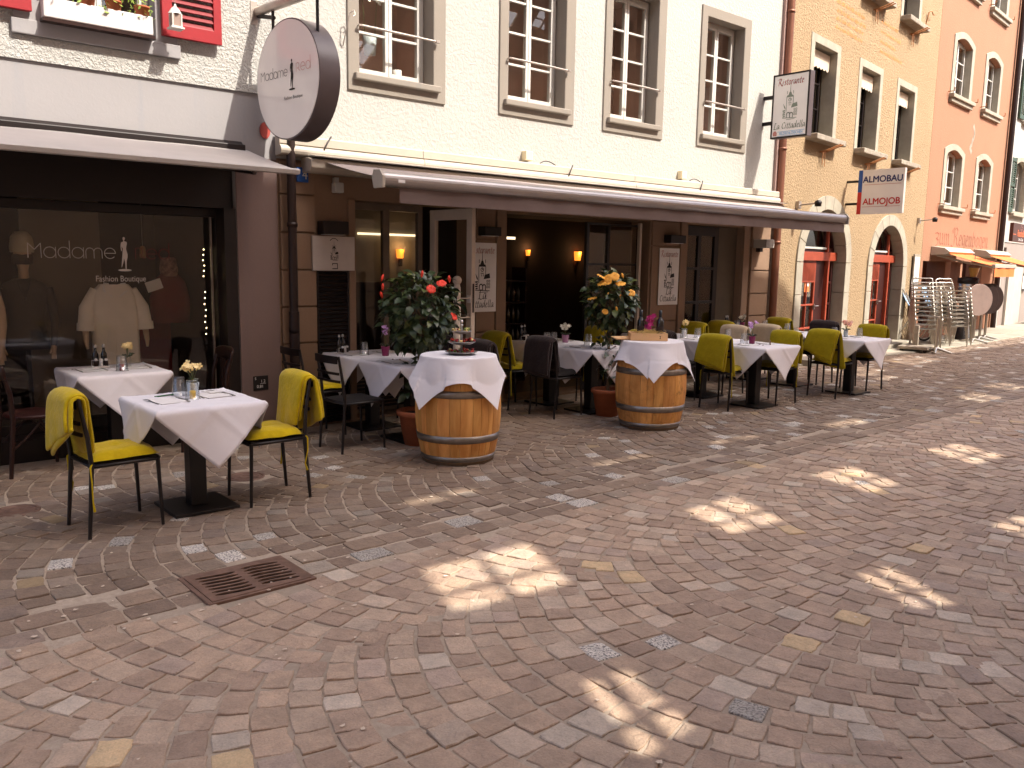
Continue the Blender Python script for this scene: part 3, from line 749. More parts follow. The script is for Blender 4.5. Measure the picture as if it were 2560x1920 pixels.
hk = thing('wall_hook', 'thin bent iron hook on the white wall right of the round sign', 'hook', (4.36,7.70,3.75)); a = MB(); a.tube([(0,0,0),(.0,-.05,.1),(.03,-.09,.3),(.07,-.10,.33),(.085,-.10,.29),(.06,-.10,.27)], .006, 6); ob('rod', a, M_zinc, hk)
# --- ochre house
OX, OY, OD = 12.26, 7.71, 8
oh = facade('ochre_house', 'ochre roughcast house with two round arched red glazed doors', (OX,OY), OD)
def osp(s, off=0.0, z=0.0):
    a = R(OD); return (OX+s*math.cos(a)+off*math.sin(a), OY+s*math.sin(a)-off*math.cos(a), z)
A1 = arch(.87, 3.05, -.04, 1.75, 1.03); A2 = arch(4.32, 6.44, -.04, 1.70, .94)
OW = [(.78,2.06),(2.98,4.26),(5.12,6.42)]
UW = [(2.85,4.10),(4.98,6.25)]
hs = [A1, A2]+[rect(a+.06,b-.06,3.82,5.42) for a,b in OW]+[rect(a+.06,b-.06,6.55,8.1) for a,b in UW]
mb = MB(); mb.wall(rect(.0,7.70,-.05,10.4), hs, 0, .40); ob('facade_wall', mb, M_ochre, oh)
for nm, ar, o_, sp, hh, xx in (('a',A1,(.72,3.22,-.04,1.75,1.17),1.75,.93,(.97,2.95)),('b',A2,(4.17,6.62,-.04,1.70,1.06),1.70,.84,(4.42,6.34))):
    # stone surround made of separate blocks
    cx, ro, ri = (o_[0]+o_[1])/2, (o_[1]-o_[0])/2, (xx[1]-xx[0])/2; zs = o_[3]
    n = 9
    for k in range(n):
        t0, t1 = math.pi*k/n+.004, math.pi*(k+1)/n-.004; P = []
        for i in range(4): t = t0+(t1-t0)*i/3; P.append((cx+ri*math.cos(t), zs+hh*math.sin(t)))
        for i in range(4): t = t1-(t1-t0)*i/3; P.append((cx+ro*math.cos(t), zs+o_[4]*math.sin(t)))
        s = MB(); s.prism(P, -.03, .395); ob('surround_stone', s, M_stone, oh, .004, seg=1)
    for sx in (-1,1):
        for (z0,z1) in ((-.05,.62),(.628,1.19),(1.198,zs-.006)):
            s = MB(); xa, xb = sorted((cx+sx*ri, cx+sx*ro)); s.box(xa,xb,-.03,.395,z0,z1); ob('surround_stone', s, M_stone, oh, .004, seg=1)
    # door set
    x0, x1 = xx; y = .20; zt = 1.86
    fan = MB(); ap = arch(x0+.005,x1-.005,zt+.06,max(sp,zt+.062),hh-(zt+.062-sp if zt+.062 > sp else 0))
    f1, f2 = x0+.34, x1-.42
    hol = []
    for (a,b) in ((x0+.10,f1-.03),(f1+.05,f2-.05),(f2+.03,x1-.10)):
        def top(x): q = max(0.,1-((x-cx)/ri)**2); return sp+hh*math.sqrt(q)-.09
        za = zt+.16; m = 5
        tp = [(a+(b-a)*i/m, max(za+.03, top(a+(b-a)*i/m))) for i in range(m+1)]
        hol.append([(a,za),(b,za)]+tp[::-1])
    fan.wall(ap, hol, y, y+.05); fw_ = ob('fanlight', fan, M_oxdark, oh)
    s = MB(); s.prism(ap, y+.06, y+.064); ob('pane', s, M_glass, fw_)
    s = MB(); s.box(f1+.05,f2-.05,y-.03,y+.01,zt+.13,zt+.165); s.box(x0+.1,f1-.03,y-.03,y+.01,zt+.13,zt+.16); ob('ledge', s, M_frame, fw_)
    s = MB(); s.box(x0+.005,x1-.005,y-.06,y+.08,zt-.08,zt+.075)
    for fx in (f1, f2): s.box(fx-.035,fx+.035,y-.075,y+.07,.02,zt-.08); s.box(fx-.03,fx+.03,y-.045,y+.055,zt+.076,sp+hh*math.sqrt(max(0,1-((fx-cx)/ri)**2))-.03)
    ob('door_posts', s, M_oxide, oh, .006)
    for (xa_, xb_) in ((x0+.005,f1-.04),(f2+.04,x1-.005)):
        side = MB(); side.wall(rect(xa_,xb_,.02,zt-.085), [rect(xa_+.09,xb_-.09,.2+k*.4,.2+k*.4+.36) for k in range(4)], y, y+.05)
        sd = ob('side_panel', side, M_oxdark, oh, .004, seg=1)
        s = MB(); s.box(xa_+.02,xb_-.02,y+.02,y+.024,.1,zt-.1); ob('pane', s, M_glass, sd)
    lf = MB(); dw = f2-f1; a, b = f1+.045, f1+dw*.62; pw = (b-a-.12)/2
    hl = [rect(a+.05+c*(pw+.02), a+.05+c*(pw+.02)+pw, .16+k*.42, .16+k*.42+.39) for c in (0,1) for k in range(4)]
    lf.wall(rect(a,b,.03,zt-.09), hl, y-.02, y+.035)
    L_ = ob('door_leaf', lf, M_oxide, oh, .004, seg=1)
    for h_ in hl:
        s = MB(); s.box(h_[0][0],h_[1][0],y+.006,y+.010,h_[0][1],h_[2][1]); ob('pane', s, M_glass, L_)
    s = MB(); s.box(b-.045,b-.02,y-.05,y-.02,.9,1.0); s.tube([(b-.03,y-.06,.96),(b+.10,y-.07,.96)], .011, 8); ob('handle', s, M_steel, L_)
    s = MB(); s.box(b+.005,f2-.04,y-.005,y+.04,.03,zt-.09); ob('fixed_panel', s, M_oxdark, oh)
    if nm == 'a':
        s = MB(); s.box(a+.30,a+.52,y+.0,y+.004,1.22,1.62); ob('notice', s, pm('orange notice', (226,130,76), .6, .2, 3), L_)
        s = MB(); s.box(a+.34,a+.48,y-.003,y-.001,1.32,1.5); ob('notice', s, M_napkin, L_)
    s = MB(); s.box(x0-.15,x1+.2,-.34,.45,-.05,.10); ob('door_step', s, M_stone, oh, .01)
    mbx = MB(); mbx.box(x0,x1,2.2,2.22,0,2.8); mbx.box(x0-.02,x0,.42,2.2,0,2.8); mbx.box(x1,x1+.02,.42,2.2,0,2.8); mbx.box(x0,x1,.42,2.2,2.78,2.8)
    ob('hallway', mbx, M_room2, oh)
def owin(a, b, z0, z1, val=True):
    wn = casement(oh, a+.16, b-.16, z0+.05, z1-.13, .26, 3, 2, M_dark)
    s = MB(); s.wall(rect(a,b,z0,z1), [rect(a+.15,b-.15,z0+.04,z1-.13)], -.012, .25); ob('surround', s, M_stone, wn, .004, seg=1)
    s = MB(); s.box(a+.02,b+.04,-.20,.25,z0-.06,z0+.035); ob('sill', s, M_greystone, wn, .014)
    if val:
        n = 7; x0, x1 = a+.155, b-.155; wd = (x1-x0)/n; P = [(x0,z1-.20)]
        lo = []
        for k in range(n):
            for i in range(5):
                t = i/5; lo.append((x0+(k+t)*wd, z1-.40-.05*math.sin(math.pi*(.15+.85*t))))
        P = lo+[(x1,z1-.38),(x1,z1-.17),(x0,z1-.17)]
        s = MB(); s.prism(P, .12, .13); ob('scalloped_valance', s, pm('cream blind valance', (206,190,170), .8, .06, 5), wn)
    s = MB(); cx = (a+b)/2+.06
    for d in (-.05,.05):
        s.tube([(cx+d,.01,z0-.20),(cx+d+.02,-.10,z0-.18),(cx+d+.16,-.30,z0-.075)], .013, 6)
    s.tube([(cx-.08,-.06,z0-.22),(cx+.08,-.06,z0-.19)], .012, 6); s.tube([(cx-.05,-.06,z0-.2),(cx-.09,-.07,z0-.42)], .007, 5); s.tube([(cx+.03,-.06,z0-.2),(cx+.02,-.07,z0-.44)], .007, 5)
    ob('shutter_bracket', s, pm('rust brown iron', (158,104,60), .7, .2, 20), wn)
    room(oh, a+.07, b-.07, z0+.05, z1-.08, .39, 1.4, M_room2)
for a,b in OW: owin(a, b, 3.82, 5.46)
for a,b in UW: owin(a, b, 6.58, 8.2, False)
s = MB(); s.tube([(6.62,0,6.78),(6.62,-.05,7.02),(6.72,-.08,7.05),(6.80,-.08,7.0),(6.90,-.08,7.02)], .012, 6); ob('wall_hook', s, pm('rust brown iron', (1,1,1)), oh)

# ---- lettering helpers (flat ribbons and a broad nib)
def ribbon(mb, pts, w, y=0., m=None):
    for (p, q) in zip(pts[:-1], pts[1:]):
        dx, dz = q[0]-p[0], q[1]-p[1]; L = math.hypot(dx,dz) or 1; ux, uz = dx/L, dz/L; nx, nz = -uz*w/2, ux*w/2; ex, ez = ux*w*.3, uz*w*.3
        mb.add([(p[0]-ex-nx,y,p[1]-ez-nz),(q[0]+ex-nx,y,q[1]+ez-nz),(q[0]+ex+nx,y,q[1]+ez+nz),(p[0]-ex+nx,y,p[1]-ez+nz)], [(0,1,2,3)])
def nib(mb, pts, v, y=0.):
    for (p, q) in zip(pts[:-1], pts[1:]):
        mb.add([(p[0]-v[0],y,p[1]-v[1]),(q[0]-v[0],y,q[1]-v[1]),(q[0]+v[0],y,q[1]+v[1]),(p[0]+v[0],y,p[1]+v[1])], [(0,1,2,3)])
def arcp(cx, cz, r, a0, a1, n=14, rz=None):
    return [(cx+r*math.cos(R(a0+(a1-a0)*i/n)), cz+(rz or r)*math.sin(R(a0+(a1-a0)*i/n))) for i in range(n+1)]
THIN = {'M':([[(0,0),(.02,1.32),(.55,.75),(1.08,1.32),(1.1,0)]],1.32),
 'a':([arcp(.5,.5,.5,0,360,24),[(1,1),(1,0)]],1.2),'d':([arcp(.5,.5,.5,0,360,24),[(1,1.6),(1,0)]],1.2),
 'm':([[(0,0),(0,.62)]+arcp(.36,.62,.36,180,0,10)+[(.72,0)],[(.72,.62)]+arcp(1.08,.62,.36,180,0,10)+[(1.44,0)]],1.66),
 'e':([[(0,.5),(1,.5)]+arcp(.5,.5,.5,0,318,22)],1.2),'R':([[(0,0),(0,1)],[(0,.98)]+arcp(.34,.72,.36,110,-60,10)+[(.3,.42),(.9,0)]],1.05),' ':([],.9)}
def thin_text(mb, txt, h, x, z, w, flip=1):
    for ch in txt:
        st, adv = THIN[ch]
        for s_ in st: ribbon(mb, [(x+flip*p[0]*h, z+p[1]*h) for p in s_], w)
        x += flip*adv*h
    return x
CH = {'R':([[(.15,0),(.45,1.5)],[(.0,1.3),(.3,1.55),(.8,1.5),(.85,1.1),(.4,.8)],[(.45,.8),(.9,0),(1.2,-.1)]],1.15),
 'i':([[(0,0),(.2,.95)],[(.24,1.2),(.28,1.3)]],.42),'s':([[(.55,.85),(.3,.95),(.22,.7),(.42,.4),(.3,.05),(.0,.1)]],.6),
 't':([[(.35,1.3),(.12,.2),(.2,0),(.42,.1)],[(.05,.92),(.55,.95)]],.52),'o':([[(.45,.95),(.15,.75),(.08,.3),(.25,0),(.5,.2),(.58,.7),(.45,.95)]],.72),
 'r':([[(0,0),(.22,.95)],[(.15,.6),(.4,.92),(.6,.85)]],.55),'a':([[(.62,.9),(.35,.95),(.08,.5),(.12,.05),(.35,.1),(.6,.8),(.58,.05),(.75,.1)]],.8),
 'n':([[(0,0),(.2,.95)],[(.12,.5),(.42,.95),(.56,.8),(.45,.05),(.62,.08)]],.76),'e':([[(.1,.45),(.45,.6),(.5,.9),(.3,.92),(.08,.45),(.18,.02),(.5,.15)]],.62),
 'L':([[(.75,1.4),(.5,1.5),(.25,.1),(.0,.05)],[(.2,.12),(.6,-.02),(1.0,.15)]],.95),'C':([[(.9,1.25),(.65,1.5),(.25,1.2),(.1,.5),(.3,.02),(.75,.2)]],.92),
 'd':([[(.6,.9),(.3,.92),(.05,.45),(.15,.0),(.4,.2),(.62,.9)],[(.78,1.6),(.55,.1),(.75,.08)]],.84),'l':([[(.4,1.6),(.12,.15),(.3,.05)]],.42),' ':([],.5)}
def script_text(mb, txt, h, x, z, flip=1, pen=.075):
    for ch in txt:
        st, adv = CH[ch]
        for s_ in st: nib(mb, [(x+flip*p[0]*h, z+p[1]*h) for p in s_], (flip*pen*h*.9, pen*h*.55)); 
        for s_ in st: ribbon(mb, [(x+flip*p[0]*h, z+p[1]*h) for p in s_], pen*h*.9)
        x += flip*adv*h
    return x
def width(D, txt, h): return sum(D[c][1] for c in txt)*h
BL = {'z':[[(.0,.92),(.3,1),(.62,.92),(.5,.62),(.2,.5)],[(.25,.52),(.6,.35),(.5,.0),(.1,-.15)]],'u':[[(.05,1),(.15,.88),(.15,.15),(.3,0),(.5,.15)],[(.45,1),(.55,.88),(.55,.12),(.68,0)]],
 'm':[[(.0,.9),(.12,1),(.15,.1),(.25,0)],[(.15,.8),(.4,1),(.5,.85),(.5,.1),(.6,0)],[(.5,.8),(.75,1),(.85,.85),(.85,.12),(1.0,0)]],
 'R':[[(.0,1.1),(-.1,1.4),(.2,1.62),(.3,1.3),(.3,.1),(.1,-.1)],[(.3,1.45),(.6,1.62),(.85,1.4),(.75,1.0),(.45,.85)],[(.5,.85),(.75,.6),(.75,.2),(1.0,-.05)],[(-.25,.0),(.1,-.12)]],
 'e':[[(.45,.55),(.12,.5)],[(.5,.6),(.45,.95),(.25,1),(.12,.8),(.12,.15),(.3,0),(.5,.12)]],'g':[[(.5,.95),(.25,1),(.12,.8),(.12,.25),(.28,.1),(.5,.3)],[(.52,1),(.52,-.2),(.35,-.42),(.05,-.35)]],
 'n':[[(.0,.9),(.12,1),(.15,.1),(.25,0)],[(.15,.8),(.4,1),(.5,.85),(.5,.12),(.65,0)]],'b':[[(.2,1.55),(.12,1.4),(.12,.15),(.3,0),(.52,.2),(.52,.75),(.35,1),(.15,.85)]],
 'o':[[(.3,1),(.12,.8),(.12,.2),(.32,0),(.52,.2),(.52,.8),(.3,1)]],' ':[]}
BA = {'z':.72,'u':.74,'m':1.08,'R':1.1,'e':.62,'g':.66,'n':.74,'b':.68,'o':.66,' ':.5}
def gothic(mb, txt, hx, hz, x, z, pen=.055):
    for ch in txt:
        for s_ in BL[ch]: nib(mb, [(x+p[0]*hx, z+p[1]*hz) for p in s_], (pen*hz*.9, pen*hz*.7))
        x += BA[ch]*hx
    return x
def font(txt, size, m, parent, loc, rot, name='lettering', align='CENTER', bold=0, thick=0, shear=0, sx=1.):
    c = bpy.data.curves.new(name, 'FONT'); c.body = txt; c.size = size; c.align_x = align; c.shear = shear; c.offset = bold; c.fill_mode = 'FRONT'
    c.materials.append(m); tmp = bpy.data.objects.new(name, c); COL.objects.link(tmp); bpy.context.view_layer.update()
    me = bpy.data.meshes.new_from_object(tmp.evaluated_get(bpy.context.evaluated_depsgraph_get())); bpy.data.objects.remove(tmp)
    if thick:
        q = MB(); vv = [tuple(v.co) for v in me.vertices]; ff = [tuple(f.vertices) for f in me.polygons]
        for k, (dx, dy) in enumerate(((0,0),(thick,0),(-thick,0),(0,thick),(0,-thick))): q.add([(a+dx,b+dy,c_+k*.00015) for a,b,c_ in vv], ff)
        me = q.mesh(name, m)
    o = bpy.data.objects.new(name, me); COL.objects.link(o); o.parent = parent; o.location = loc; o.rotation_euler = rot; o.scale = (sx,1,1); return o
UPR = (R(90),0,0)
def emblem(mb, s, x, z, flip=1):
    """tower drawing of the restaurant: spire, lantern, clock, hatched side roof, two arches"""
    X = lambda a: x+flip*a*s; Z = lambda b: z+b*s
    def poly(P, hole=None): mb.add([(X(a),0,Z(b)) for a,b in P], [tuple(range(len(P)))])
    def line(P, w=.018): ribbon(mb, [(X(a),Z(b)) for a,b in P], w*s)
    poly([(-.012,.80),(.012,.80),(.004,1.05),(-.004,1.05)]); poly([(-.07,.70),(.07,.70),(.03,.80),(-.03,.80)])
    line([(-.11,.74),(-.11,.83)]); line([(.11,.74),(.11,.83)]); poly([(-.13,.64),(.13,.64),(.11,.70),(-.11,.70)])
    line([(-.12,.64),(-.12,.2)]); line([(.12,.64),(.12,.42)]); line(arcp(0,.56,.05,0,360,12)); line([(0,.56),(.0,.595)]); line([(0,.56),(.028,.56)])
    line([(-.05,.46),(.05,.46)]); line([(-.02,.43),(-.02,.38)]); line([(.04,.43),(.04,.38)])
    poly([(.05,.30),(.28,.33),(.26,.46),(.09,.42)]); poly([(-.24,.46),(-.16,.34),(-.14,.26),(-.20,.32)])
    for k in range(3):
        for j in range(2): line([(.16+j*.07,.27-k*.08),(.20+j*.07,.27-k*.08),(.20+j*.07,.22-k*.08),(.16+j*.07,.22-k*.08),(.16+j*.07,.27-k*.08)], .014)
    for k in range(4): poly([(-.25+.02*(k%2),.24-k*.06),(-.15,.25-k*.06),(-.16,.205-k*.06),(-.24,.20-k*.06)])
    line([(-.1,.0),(-.1,.1)]+arcp(-.04,.1,.06,180,0,8)+[(.02,.0)], .03); line([(.02,.0),(.02,.1)]+arcp(.07,.1,.05,180,0,8)+[(.12,.0)], .03)
    line([(-.24,.0),(.26,-.02)], .02); line([(-.1,-.06),(.2,-.05)], .015)
LADY = [(.0,1.0),(.035,.985),(.045,.95),(.03,.915),(.015,.905),(.018,.87),(.085,.85),(.095,.80),(.075,.72),(.06,.64),(.075,.56),(.10,.47),(.095,.38),(.065,.27),(.055,.14),(.05,.0),(.02,.0),(.018,.13),(.012,.24),
        (-.01,.34),(-.03,.24),(-.07,.10),(-.10,.06),(-.085,.2),(-.07,.33),(-.055,.45),(-.045,.55),(-.03,.64),(-.07,.70),(-.055,.58),(-.085,.56),(-.10,.70),(-.08,.83),(-.012,.86),(-.012,.905),(-.03,.93),(-.03,.97)]
def lady(mb, h, x, z, flip=1):
    t = tessellate_polygon([[Vector((p[0],p[1],0)) for p in LADY]])
    mb.add([(x+flip*p[0]*h,0,z+p[1]*h) for p in LADY], [tuple(f) for f in t])
    mb.add([(x+flip*a,0,z-.02*h+b) for a,b in arcp(0,0,.2*h,0,360,20,.035*h)][:-1], [tuple(range(20))])

# inscriptions on the ochre wall, too faded to read: rows of strokes only
mb = MB()
rr = random.Random(3)
for (x0, rows) in ((1.72,[(6.12,1.25),(5.98,1.45),(5.85,1.3),(5.71,1.35)]),(3.92,[(6.26,1.0),(6.08,1.05),(5.9,.85),(5.73,1.4)])):
    for z, L in rows:
        x = x0+rr.uniform(0,.08)
        while x < x0+L:
            for k in range(rr.randint(3,8)):
                h = rr.choice((.05,.05,.05,.075)); nib(mb, [(x,z),(x+.004,z+h)], (.007,.006)); nib(mb, [(x,z+.045),(x+.014,z+.05)], (.004,.004)); x += .026
            x += .035
mb.xf(Matrix.Translation((0,-.0035,0))); o = ob('faded_inscription', mb, M_inscr, oh); o['kind'] = 'stuff'

# ---- salmon house
GX, GY, GD = 19.895, 8.783, 6
gh_ = facade('salmon_house', 'salmon pink house with arched white windows above two orange awnings', (GX,GY), GD)
def gsp(s, off=0., z=0.):
    a = R(GD); return (GX+s*math.cos(a)+off*math.sin(a), GY+s*math.sin(a)-off*math.cos(a), z)
def sarch(x0,x1,z0,z1,rise=.16,n=8):
    c = (x0+x1)/2; return [(x0,z0),(x1,z0)]+[(x1-(x1-x0)*i/n, z1-rise+rise*math.sin(math.pi*i/n)) for i in range(n+1)]
GW = [(.93,2.52,3.12,4.62),(3.46,5.02,3.12,4.64),(.95,2.58,5.66,7.16),(3.50,5.08,5.66,7.18),(.95,2.58,8.1,9.6),(3.5,5.08,8.1,9.6)]
hs = [sarch(a+.2,b-.2,c+.02,d-.14,.14) for a,b,c,d in GW]+[rect(.14,1.70,.3,1.84), rect(2.18,4.95,.3,1.84)]
mb = MB(); mb.wall(rect(0,6.28,-.5,11), hs, 0, .4); ob('facade_wall', mb, M_salmon, gh_)
for a,b,c,d in GW:
    wn = casement(gh_, a+.22, b-.22, c+.04, d-.16, .15, 3, 2)
    s = MB(); s.wall(sarch(a+.02,b-.02,c,d), [sarch(a+.215,b-.215,c+.035,d-.14,.13)], -.02, .145); ob('surround', s, M_stone, wn, .004, seg=1)
    s = MB(); s.box(a-.04,b+.04,-.12,.28,c-.06,c+.025); s.box(a+.0,b-.0,-.07,.05,c-.15,c-.06); ob('sill', s, M_stone, wn, .01)
    s = MB()
    for x in (a-.10,b+.10): s.tube([(x,0,c+.05),(x,-.14,c+.05),(x,-.14,c+.13)], .012, 6)
    ob('shutter_hook', s, pm('rust brown iron', (1,1,1)), wn)
    room(gh_, a+.2, b-.2, c, d-.1, .4, 1.3, pm('pale room', (190,180,170), .9, .1, 2))
mb = MB(); gothic(mb, 'zum Regenbogen', .44, .27, .82, 2.24, pen=.075); mb.xf(Matrix.Translation((0,-.004,0))); ob('gothic_lettering', mb, M_gothic, gh_)
mb = MB(); mb.box(.1,5.0,1.4,1.42,0,2); mb.box(.08,.1,.4,1.4,0,2); mb.box(5.0,5.02,.4,1.4,0,2); ob('porch_interior', mb, pm('brown porch', (92,52,36), .9, .2, 2), gh_)
s = MB(); s.box(1.72,2.16,-.02,.0,.0,1.84); ob('pillar', s, M_salmon, gh_); s = MB(); s.box(3.2,3.36,.05,.4,.3,1.84); ob('pillar', s, M_salmon, gh_)
s = MB(); s.tube([(6.18,-.1,-.2),(6.18,-.1,10)], .07, 14); ob('downpipe', s, M_pipe, gh_); s = MB(); s.tube([(6.40,-.08,-.2),(6.40,-.08,10)], .05, 12); ob('white_pipe', s, M_frame, gh_)
s = MB()
rr = random.Random(5); P = [(5.35+.0,4.25)]; P = [(3.02+rr.uniform(-.05,.05)*1.5+.02*k*0+ .09*math.sin(k*.9), 5.2-.09*k) for k in range(8)]
ribbon(s, P, .11); s.xf(Matrix.Translation((0,-.003,0))); ob('peeled_patch', s, M_stone, gh_)
def orange_awning(s0, s1, off, lab):
    t = thing('shop_awning', lab, 'awning', gsp(s0,0,0), R(GD)); L = s1-s0
    a = MB(); a.xprism([(0,1.98),(-.36,2.0),(-.42,2.06),(-.30,2.15),(0,2.19)], 0, L); ob('cassette', a, M_cass, t, .01)
    a = MB(); a.grid([[(x, -.34-(off-.34)*v, 2.03-.28*v-.02*math.sin(math.pi*v)) for v in np.linspace(0,1,5)] for x in np.linspace(.1,L-.1,5)]); ob('canvas', a, M_orange, t)
    a = MB(); a.box(.08,L-.08,-off-.05,-off+.03,1.70,1.79); ob('front_bar', a, M_cass, t, .015)
    a = MB(); a.grid([[(x, -off-.03-.01*math.sin(x*9), 1.70-.2*v) for v in (0,.5,1)] for x in np.linspace(.1,L-.1,14)]); ob('valance', a, M_orange, t)
    a = MB()
    for x in (.14, L-.14): a = MB(); a.tube([(x,-.1,1.98),(x+(.25 if x<1 else -.25),-off*.5,1.82),(x,-off+.02,1.73)], .025, 8); ob('folding_arm', a, M_cass, t)
orange_awning(.62, 2.62, 1.32, 'orange awning over the stacked metal chairs with its valance hanging down')
orange_awning(4.0, 6.1, 1.32, 'second orange awning further along cut by the right edge of the photo')
# far house
FX, FY, FD = 26.16, 9.442, 6
fh = facade('far_house', 'white house with green shutters and grey ground floor at the far right', (FX,FY), FD)
hs = [rect(.95,2.35,3.3,4.85), rect(1.3,2.6,5.9,7.6), rect(3.6,5.0,3.3,4.85)]
mb = MB(); mb.wall(rect(.25,9,2.45,11), hs, 0, .4); ob('upper_wall', mb, M_farwhite, fh)
mb = MB(); mb.wall(rect(.25,9,-.5,2.449), [rect(.62,1.05,1.9,2.3)], .02, .4); ob('ground_floor_wall', mb, M_fargrey, fh)
for (a,b,c,d) in ((.95,2.35,3.3,4.85),(1.3,2.6,5.9,7.6),(3.6,5.0,3.3,4.85)):
    wn = casement(fh, a+.1, b-.1, c+.05, d-.1, .2, 4, 2)
    s = MB(); s.wall(sarch(a-.06,b+.06,c-.02,d+.05), [sarch(a+.08,b-.08,c+.05,d-.06,.13)], -.03, .1); ob('surround', s, M_stone, wn)
    s = MB(); s.box(a-.1,b+.1,-.12,.1,c-.09,c-.02); ob('sill', s, M_stone, wn)
    room(fh, a, b, c, d, .4, 1.2, pm('pale room', (190,180,170)))
    shutter(a-.62,a-.08,c-.0,d-.05,-.03,M_greensh,fh); shutter(b+.08,b+.62,c-.0,d-.05,-.03,M_greensh,fh)
s = MB(); s.box(1.3,2.9,-.05,.02,-.4,1.9); ob('grey_pilaster', s, pm('light grey pilaster', (176,170,162), .8, .06, 4), fh)
s = MB(); s.box(3.0,3.5,-.03,.02,1.0,1.55); ob('menu_case', s, M_dark, fh); s = MB(); s.box(3.08,3.42,-.035,-.031,1.08,1.47); ob('menu_sheet', s, M_napkin, fh)
bn = thing('wooden_bench', 'pale wooden bench by the far grey wall at the right edge', 'bench', (29.6,9.2,0), R(6))
s = MB(); s.box(-.8,.8,-.2,.2,.42,.47); ob('seat', s, M_pine, bn)
for x in (-.7,.7):
    s = MB(); s.box(x-.04,x+.04,-.18,.18,0,.42); ob('leg', s, M_pine, bn)

# pale slab strip in front of the ochre and salmon houses
ps = bpy.data.objects.new('pale_pavement', None); COL.objects.link(ps); ps['kind'] = 'structure'
fl = [(12.2,7.66),(14.5,7.56),(17.6,7.46),(20.0,7.52),(24,7.75),(32,8.6)]
def fy(x):
    for (a,b),(c,d) in zip(fl[:-1], fl[1:]):
        if a <= x <= c: return b+(d-b)*(x-a)/(c-a)
    return fl[-1][1]
x = 12.25
while x < 31:
    L = rng.uniform(.6,1.0); s = MB(); x1 = x+L-.012
    for (f0, f1) in ((0,.34),(.35,1.0)):
        q = []
        for xx, ff in ((x,f0),(x1,f0),(x1,f1),(x,f1)):
            yb = 8.0+(xx-12.2)*.125; ya = fy(xx); q.append((xx, ya+(yb-ya)*ff+(.0 if ff in (0,1) else 0)))
        dz = rng.uniform(-.003,.003)
        s.add([(a,b,-.05) for a,b in q]+[(a,b,.022+dz) for a,b in q], [(4,5,6,7),(0,1,5,4),(1,2,6,5),(2,3,7,6),(3,0,4,7)])
    ob('paving_slab', s, M_stone, ps, .006, seg=1); x += L

# ---- houses across the lane (behind the viewer): they shade the lane; wall openings are added to throw the sun patches
YO = -1.65
def up_ray(p, y=YO):
    t = (p[1]-y)/.78; return (p[0]+.34*t, t)
def quad(P, k=1.0):
    return [up_ray(p) for p in P]
patches = [[(2.56,3.69),(3.34,3.66),(3.05,3.06),(2.31,3.14)],[(4.62,3.50),(5.26,3.52),(4.98,2.97),(4.41,3.01)],[(6.28,3.50),(6.86,3.46),(6.59,2.94),(6.09,2.94)],
 [(7.99,3.35),(8.63,3.27),(8.36,2.79),(7.76,2.82)],[(11.69,4.56),(12.41,4.58),(12.22,4.16),(11.44,4.16)],
 [(13.17,4.76),(13.87,4.72),(13.6,4.32),(12.95,4.35)],[(2.34,2.24),(2.60,2.20),(2.42,1.76),(2.08,1.74)],[(4.40,2.14),(4.72,2.08),(4.42,1.63),(4.14,1.74)],[(6.01,2.03),(6.47,1.99),(6.2,1.66),(5.84,1.78)],
 [(3.18,4.86),(3.50,4.86),(3.46,4.74),(3.20,4.76)],[(3.58,4.90),(3.86,4.86),(3.76,4.77),(3.56,4.78)],[(5.10,4.84),(5.40,4.84),(5.36,4.77),(5.08,4.77)],[(5.48,4.84),(5.80,4.80),(5.72,4.74),(5.44,4.76)],
 [(6.62,4.78),(6.92,4.76),(6.88,4.69),(6.58,4.70)],[(6.98,4.76),(7.34,4.73),(7.28,4.66),(6.94,4.68)],[(8.36,4.60),(9.14,4.56),(8.96,4.40),(8.32,4.44)],
 [(12.5,6.08),(13.16,6.11),(13.07,5.95),(12.44,5.92)],[(12.71,7.05),(13.75,7.14),(13.8,6.50),(12.55,6.2)],[(15.04,7.22),(16.54,7.34),(16.23,6.66),(14.87,6.53)],
 [(2.2,6.1),(2.75,6.1),(2.7,5.45),(2.15,5.45)],[(10.75,5.95),(11.2,5.9),(11.1,5.62),(10.7,5.66)]]
patches = patches[:19]
TH = .10; dZ = TH/.78; dX = .34*TH/.78
ow = facade('opposite_mask_house', 'tall beige house across the lane with open window shafts', (0,YO), 0)
hs = []; bars = MB()
for i, P in enumerate(patches):
    q = quad(P); q = sorted(q, key=lambda p: p[1]); lo = sorted(q[:2]); hi = sorted(q[2:], reverse=True)
    hol = lo+[(hi[0][0]+dX, hi[0][1]+dZ),(hi[1][0]+dX, hi[1][1]+dZ)]
    hs.append(hol)
    if i < 9 or i > 16:
        c = [(sum(p[0] for p in hol)/4), (sum(p[1] for p in hol)/4)]
        mid = lambda a,b,t=.5: (a[0]+(b[0]-a[0])*t, a[1]+(b[1]-a[1])*t)
        def bar(p, q, w):
            d = Vector((q[0]-p[0],q[1]-p[1])); n = Vector((-d.y,d.x)).normalized()*w/2
            bars.prism([(p[0]-n.x,p[1]-n.y),(q[0]-n.x,q[1]-n.y),(q[0]+n.x,q[1]+n.y),(p[0]+n.x,p[1]+n.y)], -.05, -.02)
        bar(mid(hol[0],hol[1]), mid(hol[3],hol[2]), .055)
        bar(mid(hol[0],hol[3],.36), mid(hol[1],hol[2],.36), .035)
        if i > 16: bar(mid(hol[0],hol[3],.68), mid(hol[1],hol[2],.68), .04); bar(mid(hol[0],hol[1],.25), mid(hol[3],hol[2],.25), .03); bar(mid(hol[0],hol[1],.75), mid(hol[3],hol[2],.75), .03)
